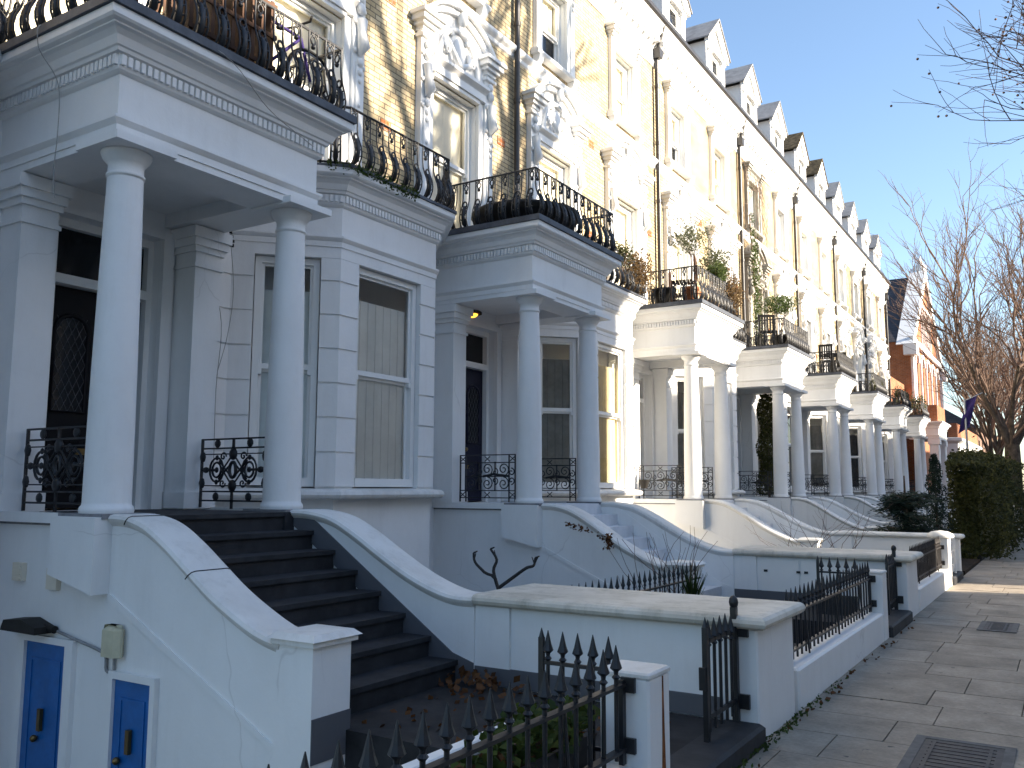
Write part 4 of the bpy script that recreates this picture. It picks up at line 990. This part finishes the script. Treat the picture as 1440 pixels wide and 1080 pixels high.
for i in range(12): m.tube([(-2.2+.2*sin(i),23.5+i,-.05),(-2.2,23.6+i,1.5)],.05,5)
m.obj('stems',BARK,t,o)
t=thing('conifer','narrow upright dark conifer at the near end of the hedge','conifer',(-2.52,22.0,0)); o=(-2.52,22.0,0)
def cone(r):
    z=r.random(); w=.34*(1-z)**.6+.03; a=r.uniform(0,6.28); q=r.random()**.4*(.85+.3*sin(z*23+a*3)); return (-2.52+w*q*cos(a),22.0+w*q*sin(a),.1+2.3*z)
m=MB(); leaves(m,4200,cone,.08,random.Random(33),.3); m.obj('foliage',CONIF,t,o); MB().tube([(-2.52,22.0,-.05),(-2.52,22.0,2.0)],[.05,.01],6).obj('trunk',BARK,t,o)
t=thing('fir_tree','spreading dark fir with drooping layered boughs in front of the stair walls','conifer',(-2.95,20.5,0)); o=(-2.95,20.5,0)
m=MB(); tr=MB(); g=random.Random(35); tr.tube([(-2.95,20.5,-.05),(-2.95,20.5,1.9)],[.07,.015],6)
for i in range(70):
    z=.2+1.25*g.random(); ln=(.85*(1-.5*z/1.9))*g.uniform(.7,1.15); a=g.uniform(0,6.28)
    P=[(-2.95+ln*s*cos(a),20.5+ln*s*sin(a),z+.28*s-.3*s*s) for s in (0,.35,.7,1)]
    tr.tube(P,[.02,.014,.009,.004],4)
    for k in range(150):
        s=g.uniform(.2,1); q=Vector((-2.95+ln*s*cos(a),20.5+ln*s*sin(a),z+.28*s-.3*s*s)); c=q+Vector((g.gauss(0,.09),g.gauss(0,.09),g.gauss(-.02,.04)))
        u=Vector((cos(a+g.gauss(0,.6)),sin(a+g.gauss(0,.6)),g.gauss(-.1,.2)))*.06; v=u.orthogonal().normalized()*.012
        m.add([c-u,c+v,c+u,c-v],[(0,1,2,3)])
m.obj('foliage',CONIF,t,o); tr.obj('trunk',BARK,t,o)
# ------------------------------------------------------------------ end of street: gabled brick house, next house, wall
GX,GA,GB=-7.2,54.6,69.0; GC=(GA+GB)/2; GE,GT=10.2,15.6
t=thing('gabled_house','orange red brick house with a tall white edged gable at the end of the terrace','house',(GX,GC,0)); o=(GX,GC,0)
m=MB(); n=5; holes=[(GA+1.6+i*2.4,GA+2.9+i*2.4,6.3,9.2) for i in range(5)]
m.wall(GA,GB,-.2,GE,holes,GX,.3); m.add([(GX,GA,GE),(GX,GB,GE),(GX,GC,GT)],[(0,1,2)])
m.add([(GX,GA,-.2),(GX-9,GA,-.2),(GX-9,GA,GE),(GX,GA,GE),(GX,GB,-.2),(GX-9,GB,-.2),(GX-9,GB,GE),(GX,GB,GE)],[(0,1,2,3),(7,6,5,4),(1,5,6,2)])
m.obj('brick_wall',RED,t,o)
m=MB()
for s in (-1,1):
    y=GC+s*(GB-GA)/2; m.prism([(y+s*.35,GE-.25),(y-s*.35,GE-.25),(GC,GT-.35),(GC,GT+.45)],GX-.7,GX+.22,'x')
    m.box(GX-.3,GX+.4,y-.5,y+.5,GE-.9,GE-.25)
m.box(GX+.002,GX+.2,GA,GB,GE-.1,GE+.25); m.box(GX+.002,GX+.16,GC-2.6,GC+2.6,13.0,13.2)
m.lathe([(.35,0),(.4,.3),(.2,.5),(.05,1.0)],(GX-.1,GC,GT+.2),10)
for i in range(5): a,b=holes[i][:2]; m.box(GX+.002,GX+.1,a-.22,a-.002,6.1,9.3); m.prism([((a+b)/2+.65*cos(q*pi/10),9.2+.5*sin(q*pi/10)) for q in range(11)]+[((a+b)/2-.87,9.2)]+[((a+b)/2+.87*cos(q*pi/10),9.2+.72*sin(q*pi/10)) for q in range(10,-1,-1)],GX+.002,GX+.12,'x')
for i in range(7): m.box(GX+.002,GX+.08,GC-2.2+i*.72,GC-2.1+i*.72,10.5,13)
for yy in (GA+.35,GB-.35): m.box(GX+.002,GX+.14,yy-.3,yy+.3,0,GE-.9)
m.obj('stone_trim',WHITE,t,o)
for a,b,c,d in holes:
    f,g_=sash(a,b,c,d,7.8,-.12); f.tf=None
    f.v=[(x+GX,y,z) for x,y,z in f.v]; g_.v=[(x+GX,y,z) for x,y,z in g_.v]
    ww=f.obj('window',TRIM,t,o); g_.obj('pane',DGLASS,ww,o)
m=MB(); m.prism([(GA-.1,GE-.05),(GC,GT-.1),(GB+.1,GE-.05)],GX-9,GX-.65,'x'); m.obj('roof',SLATE,t,o)
m=MB(); m.box(GX-9,GX-.4,Y0[7]+L+.05,GA-.002,-.2,7.6); m.obj('side_wing',RED,t,o)
pp=[(GX,GA-2.2),(-5.7,GA-2.2),(-5.7,GA+1.4),(GX,GA+1.4)]
m=MB(); m.sweep(pp,[(x,z+.1) for x,z in entab(pp,-.6,0)]); m.box(GX,-6.2,GA-1.8,GA+1.2,4.5,4.6); m.obj('porch_entablature',WHITE,t,o)
m=MB(); m.prism([off(pp,i,-.02) for i in range(4)],5.31,6.2); m.obj('porch_parapet',RED,t,o)
for yy in (GA-1.9,GA+1.1):
    m=MB(); m.cbox(-6.2,-5.72,yy-.25,yy+.25,-.1,4.05,.03); m.box(-6.26,-5.66,yy-.31,yy+.31,4.05,4.35); m.box(-6.24,-5.68,yy-.29,yy+.29,.0,.4); m.obj('square_column',WHITE,t,o)
m=MB().box(GX+.002,GX+.06,GA-.9,GA+.3,.2,3.8); m.obj('front_door',REDD,t,o)
t=thing('detached_house','low white house with an orange brick parapet beyond the gabled house','house',(-7,80,0)); o=(-7,80,0)
m=MB(); m.wall(72,90,-.2,5.2,[(74+i*4,76+i*4,1.2,4.0) for i in range(4)],-6.6,.3); m.add([(-6.6,72,-.2),(-16,72,-.2),(-16,72,5.2),(-6.6,72,5.2),(-6.6,90,5.2),(-16,90,5.2)],[(0,1,2,3),(3,2,5,4)]); m.obj('wall',WHITE,t,o)
m=MB(); m.sweep([(-8,72),(-6.6,72),(-6.6,90)],[(0,5.0),(.3,5.2),(.3,5.4),(0,5.45)]); m.obj('cornice',WHITE,t,o)
m=MB(); m.box(-7.2,-6.62,72.05,90,5.45,6.5); m.obj('parapet',RED,t,o)
for i in range(4): f,g_=sash(74+i*4,76+i*4,1.2,4,2.6,-.15); f.v=[(x-6.6,y,z) for x,y,z in f.v]; g_.v=[(x-6.6,y,z) for x,y,z in g_.v]; ww=f.obj('window',TRIM,t,o); g_.obj('pane',DGLASS,ww,o)
t=thing('distant_house','brown brick house with slate roof far along the street','house',(-8,104,0)); o=(-8,104,0)
m=MB(); m.wall(94,114,-.2,7.5,[(96+i*4,97.6+i*4,z,z+1.8) for i in range(5) for z in (1,4.6)],-7,.3); m.add([(-7,94,-.2),(-17,94,-.2),(-17,94,7.5),(-7,94,7.5)],[(0,1,2,3)]); m.obj('wall',BROWN,t,o)
m=MB(); m.prism([(-6.7,7.45),(-12,11),(-17.3,7.45)],93.6,114.4,'y'); m.obj('roof',SLATE,t,o)
for i in range(5):
    for z in (1,4.6): f,g_=sash(96+i*4,97.6+i*4,z,z+1.8,z+.9,-.15); f.v=[(x-7,y,q) for x,y,q in f.v]; g_.v=[(x-7,y,q) for x,y,q in g_.v]; ww=f.obj('window',TRIM,t,o); g_.obj('pane',DGLASS,ww,o)
m=MB().cbox(-2.0,-1.62,34.2,41.5,-.1,1.0,.02).cbox(-2.06,-1.56,34.15,34.75,-.1,1.2,.03); solo(m,'boundary_wall',CREAMW,'pale wall and pier on the pavement edge beyond the hedge','wall')
t=thing('banner','purple banner hanging from a pole beyond the hedge','banner',(-3.0,36,0)); o=(-3.0,36,0)
m=MB(); m.tube([(-3.0,36,-.05),(-3.0,36,4.9)],.04,8); m.tube([(-3.0,36,4.85),(-2.4,36,5.12)],.02,6); m.obj('pole',STEEL,t,o)
m=MB(); n=8
vs=[];fs=[]
for i in range(n+1):
    for j in range(5): vs.append((-2.95+.38*j/4-.04*i,36+.06*sin(i*.9+j*.7),4.85+.06*j-i*.15))
for i in range(n):
    for j in range(4): fs.append((i*5+j,i*5+j+1,i*5+j+6,i*5+j+5))
m.add(vs,fs,True); m.obj('cloth',PURPLE,t,o)
# ------------------------------------------------------------------ bare plane trees
def tree(name,label,base,h,tr,seed,lean=(0,0),levels=6,n0=5,fork=.35,spread=.42,balls=False,twn=3,reach=.26,out=.45,upb=.05,lr=.5,tmin=.0045,group='bare plane trees along the street'):
    g=random.Random(seed); t=thing(name,label,'tree',base,group); tk=MB(); cr=MB()
    B=Vector(base); top=B+Vector((lean[0]*h*fork,lean[1]*h*fork,h*fork))
    tk.tube(catmull([tuple(B-Vector((0,0,.1))),tuple(B+Vector((0,0,.3))),tuple(B.lerp(top,.5)+Vector((g.gauss(0,.08),g.gauss(0,.08),0))),tuple(top)],4),[tr*1.35,tr*1.15]+[tr*(1-.3*i/10) for i in range(11)],10,caps=False)
    def br(p,d,l,r,lv):
        P=[p]; s=4
        for i in range(s):
            d=(d+Vector((g.gauss(0,.13),g.gauss(0,.13),g.gauss(0,.1)+upb*(1.5 if lv>2 else .6)))).normalized(); P.append(P[-1]+d*l/s)
        (tk if lv>=levels-1 else cr).tube(P,[max(tmin,r*(1-.4*i/s)) for i in range(s+1)],6 if r>.05 else 3,caps=False)
        if lv<=0:
            if balls and g.random()<.35: cr.ball(P[-1]+Vector((0,0,-.06)),.02,4,3)
            return
        kids=twn if lv<levels-1 else 4
        for k in range(kids):
            if k==0: b=P[-1]; nd=d
            else: b=P[g.randint(1,s)]; nd=d
            nd=(nd+Vector((g.gauss(0,spread),g.gauss(0,spread),g.gauss(0,spread*.75)))).normalized()
            br(b,nd,l*g.uniform(.62,.85),r*.6,lv-1)
    for i in range(n0):
        a=2*pi*i/n0+g.uniform(-.4,.4); d=Vector((cos(a)*out+lean[0],sin(a)*out+lean[1],1)).normalized()
        br(B.lerp(top,g.uniform(.75,1)),d,h*reach,tr*lr,levels-1)
    tk.obj('trunk',BARK,t,base); cr.obj('crown',TWIG,t,base); return t
tree('plane_tree','large bare plane tree at the pavement edge beyond the hedge',(-2.05,43,0),16,.42,46,(.05,0),6,5,.22,.34,reach=.26,out=.30,upb=.07,lr=.30,tmin=.0055,twn=3)
tree('plane_tree','thinner bare tree just left of the large plane tree',(-2.95,46,0),11.5,.2,48,(.05,0),5,4,.26,.28,reach=.26,out=.15,upb=.06,lr=.36,tmin=.006)
tree('plane_tree','bare plane tree overhanging from the kerb at the upper right',(1.35,14.5,0),20,.26,53,(0,0),5,11,.24,.42,True,reach=.10,out=.14,upb=0.03,twn=4,lr=.15,tmin=.003)
tree('plane_tree','bare tree far down the street behind the large plane tree',(-4.0,72,0),15,.3,47,(0,0),6,6,.3,.42)
tree('plane_tree','bare tree farthest down the street near the brown house',(-4.2,95,0),16,.3,49,(0,0),6,6,.3,.42)
tree('plane_tree','bare plane tree on the opposite pavement across from the second house',(10.3,14.2,0),18,.40,51,(-.05,-.02),4,5,.42,.34,twn=3,lr=.75)
# far side of the street, which throws the shade over the lower storeys
def opp(k,y0,y1,H,label):
    t=thing('facing_terrace',label,'house',(13,(y0+y1)/2,0),'terraces across the street'); o=(13,(y0+y1)/2,0)
    n=int((y1-y0)/3.1); hs=[]
    for i in range(n):
        c=y0+(i+.5)*(y1-y0)/n
        for z in (.9,4.3,7.5): hs.append((-(c+.5),-(c-.5),z,z+1.9))
    m=MB(); m.tf=lambda x,y,z:(-x,-y,z); m.wall(-y1,-y0,-.15,H,hs,-13,.2); m.tf=None
    m.add([(13,y0,-.15),(22,y0,-.15),(22,y0,H),(13,y0,H),(13,y1,-.15),(22,y1,-.15),(22,y1,H),(13,y1,H)],[(0,1,2,3),(7,6,5,4),(1,5,6,2),(3,2,6,7)]); m.obj('wall',FACING,t,o)
    for a,b,c,d in hs:
        MB().box(13.08,13.14,-b,-a,c,d).obj('window',DGLASS,t,o)
opp(0,-40,-10,12.9,'pale terrace across the street behind the camera')
opp(1,-10,19.2,12.9,'pale terrace across the street facing the nearest houses')
opp(2,22.6,52,11.5,'lower pale terrace across the street facing the far houses')
opp(3,52.1,85,11.5,'pale terrace across the street farthest along')

# ------------------------------------------------------------------ light, sky, camera
EL,AZ=radians(20),radians(13)      # azimuth from +X towards +Y
sd=Vector((cos(EL)*cos(AZ),cos(EL)*sin(AZ),sin(EL)))
sun=bpy.data.lights.new('sun','SUN'); sun.energy=5.0; sun.angle=radians(.5); sun.color=(1,.87,.70)
so=bpy.data.objects.new('sun',sun); COL.objects.link(so); so.rotation_euler=sd.to_track_quat('Z','Y').to_euler()
W=bpy.data.worlds.new('World'); S.world=W; W.use_nodes=True; nt=W.node_tree; bg=nt.nodes['Background']
sky=nt.nodes.new('ShaderNodeTexSky'); sky.sky_type='NISHITA'; sky.sun_disc=False; sky.sun_elevation=EL; sky.sun_rotation=pi/2-AZ; sky.altitude=30; sky.air_density=1.0; sky.dust_density=.8; sky.ozone_density=1.9
nt.links.new(sky.outputs[0],bg.inputs[0]); bg.inputs[1].default_value=.105
f,yaw,pitch,roll=1233.0,.5617,.1184,.0037
cam=bpy.data.cameras.new('camera'); cam.sensor_width=36; cam.sensor_fit='HORIZONTAL'; cam.lens=36*f/1440; cam.clip_end=3000; cam.clip_start=.05
co=bpy.data.objects.new('camera',cam); COL.objects.link(co); co.location=(0,0,1.6)
fw=Vector((-sin(yaw)*cos(pitch),cos(yaw)*cos(pitch),sin(pitch))); rt=Vector((cos(yaw),sin(yaw),0)); up=rt.cross(fw)
r2=rt*cos(roll)+up*sin(roll); u2=-rt*sin(roll)+up*cos(roll)
from mathutils import Matrix
co.rotation_euler=Matrix((r2,u2,-fw)).transposed().to_euler()
S.camera=co
S.view_settings.view_transform='Standard'; S.view_settings.look='None'; S.view_settings.exposure=1.72; S.view_settings.gamma=1
S.cycles.max_bounces=8; S.cycles.diffuse_bounces=5; S.cycles.transparent_max_bounces=16; S.cycles.use_denoising=True
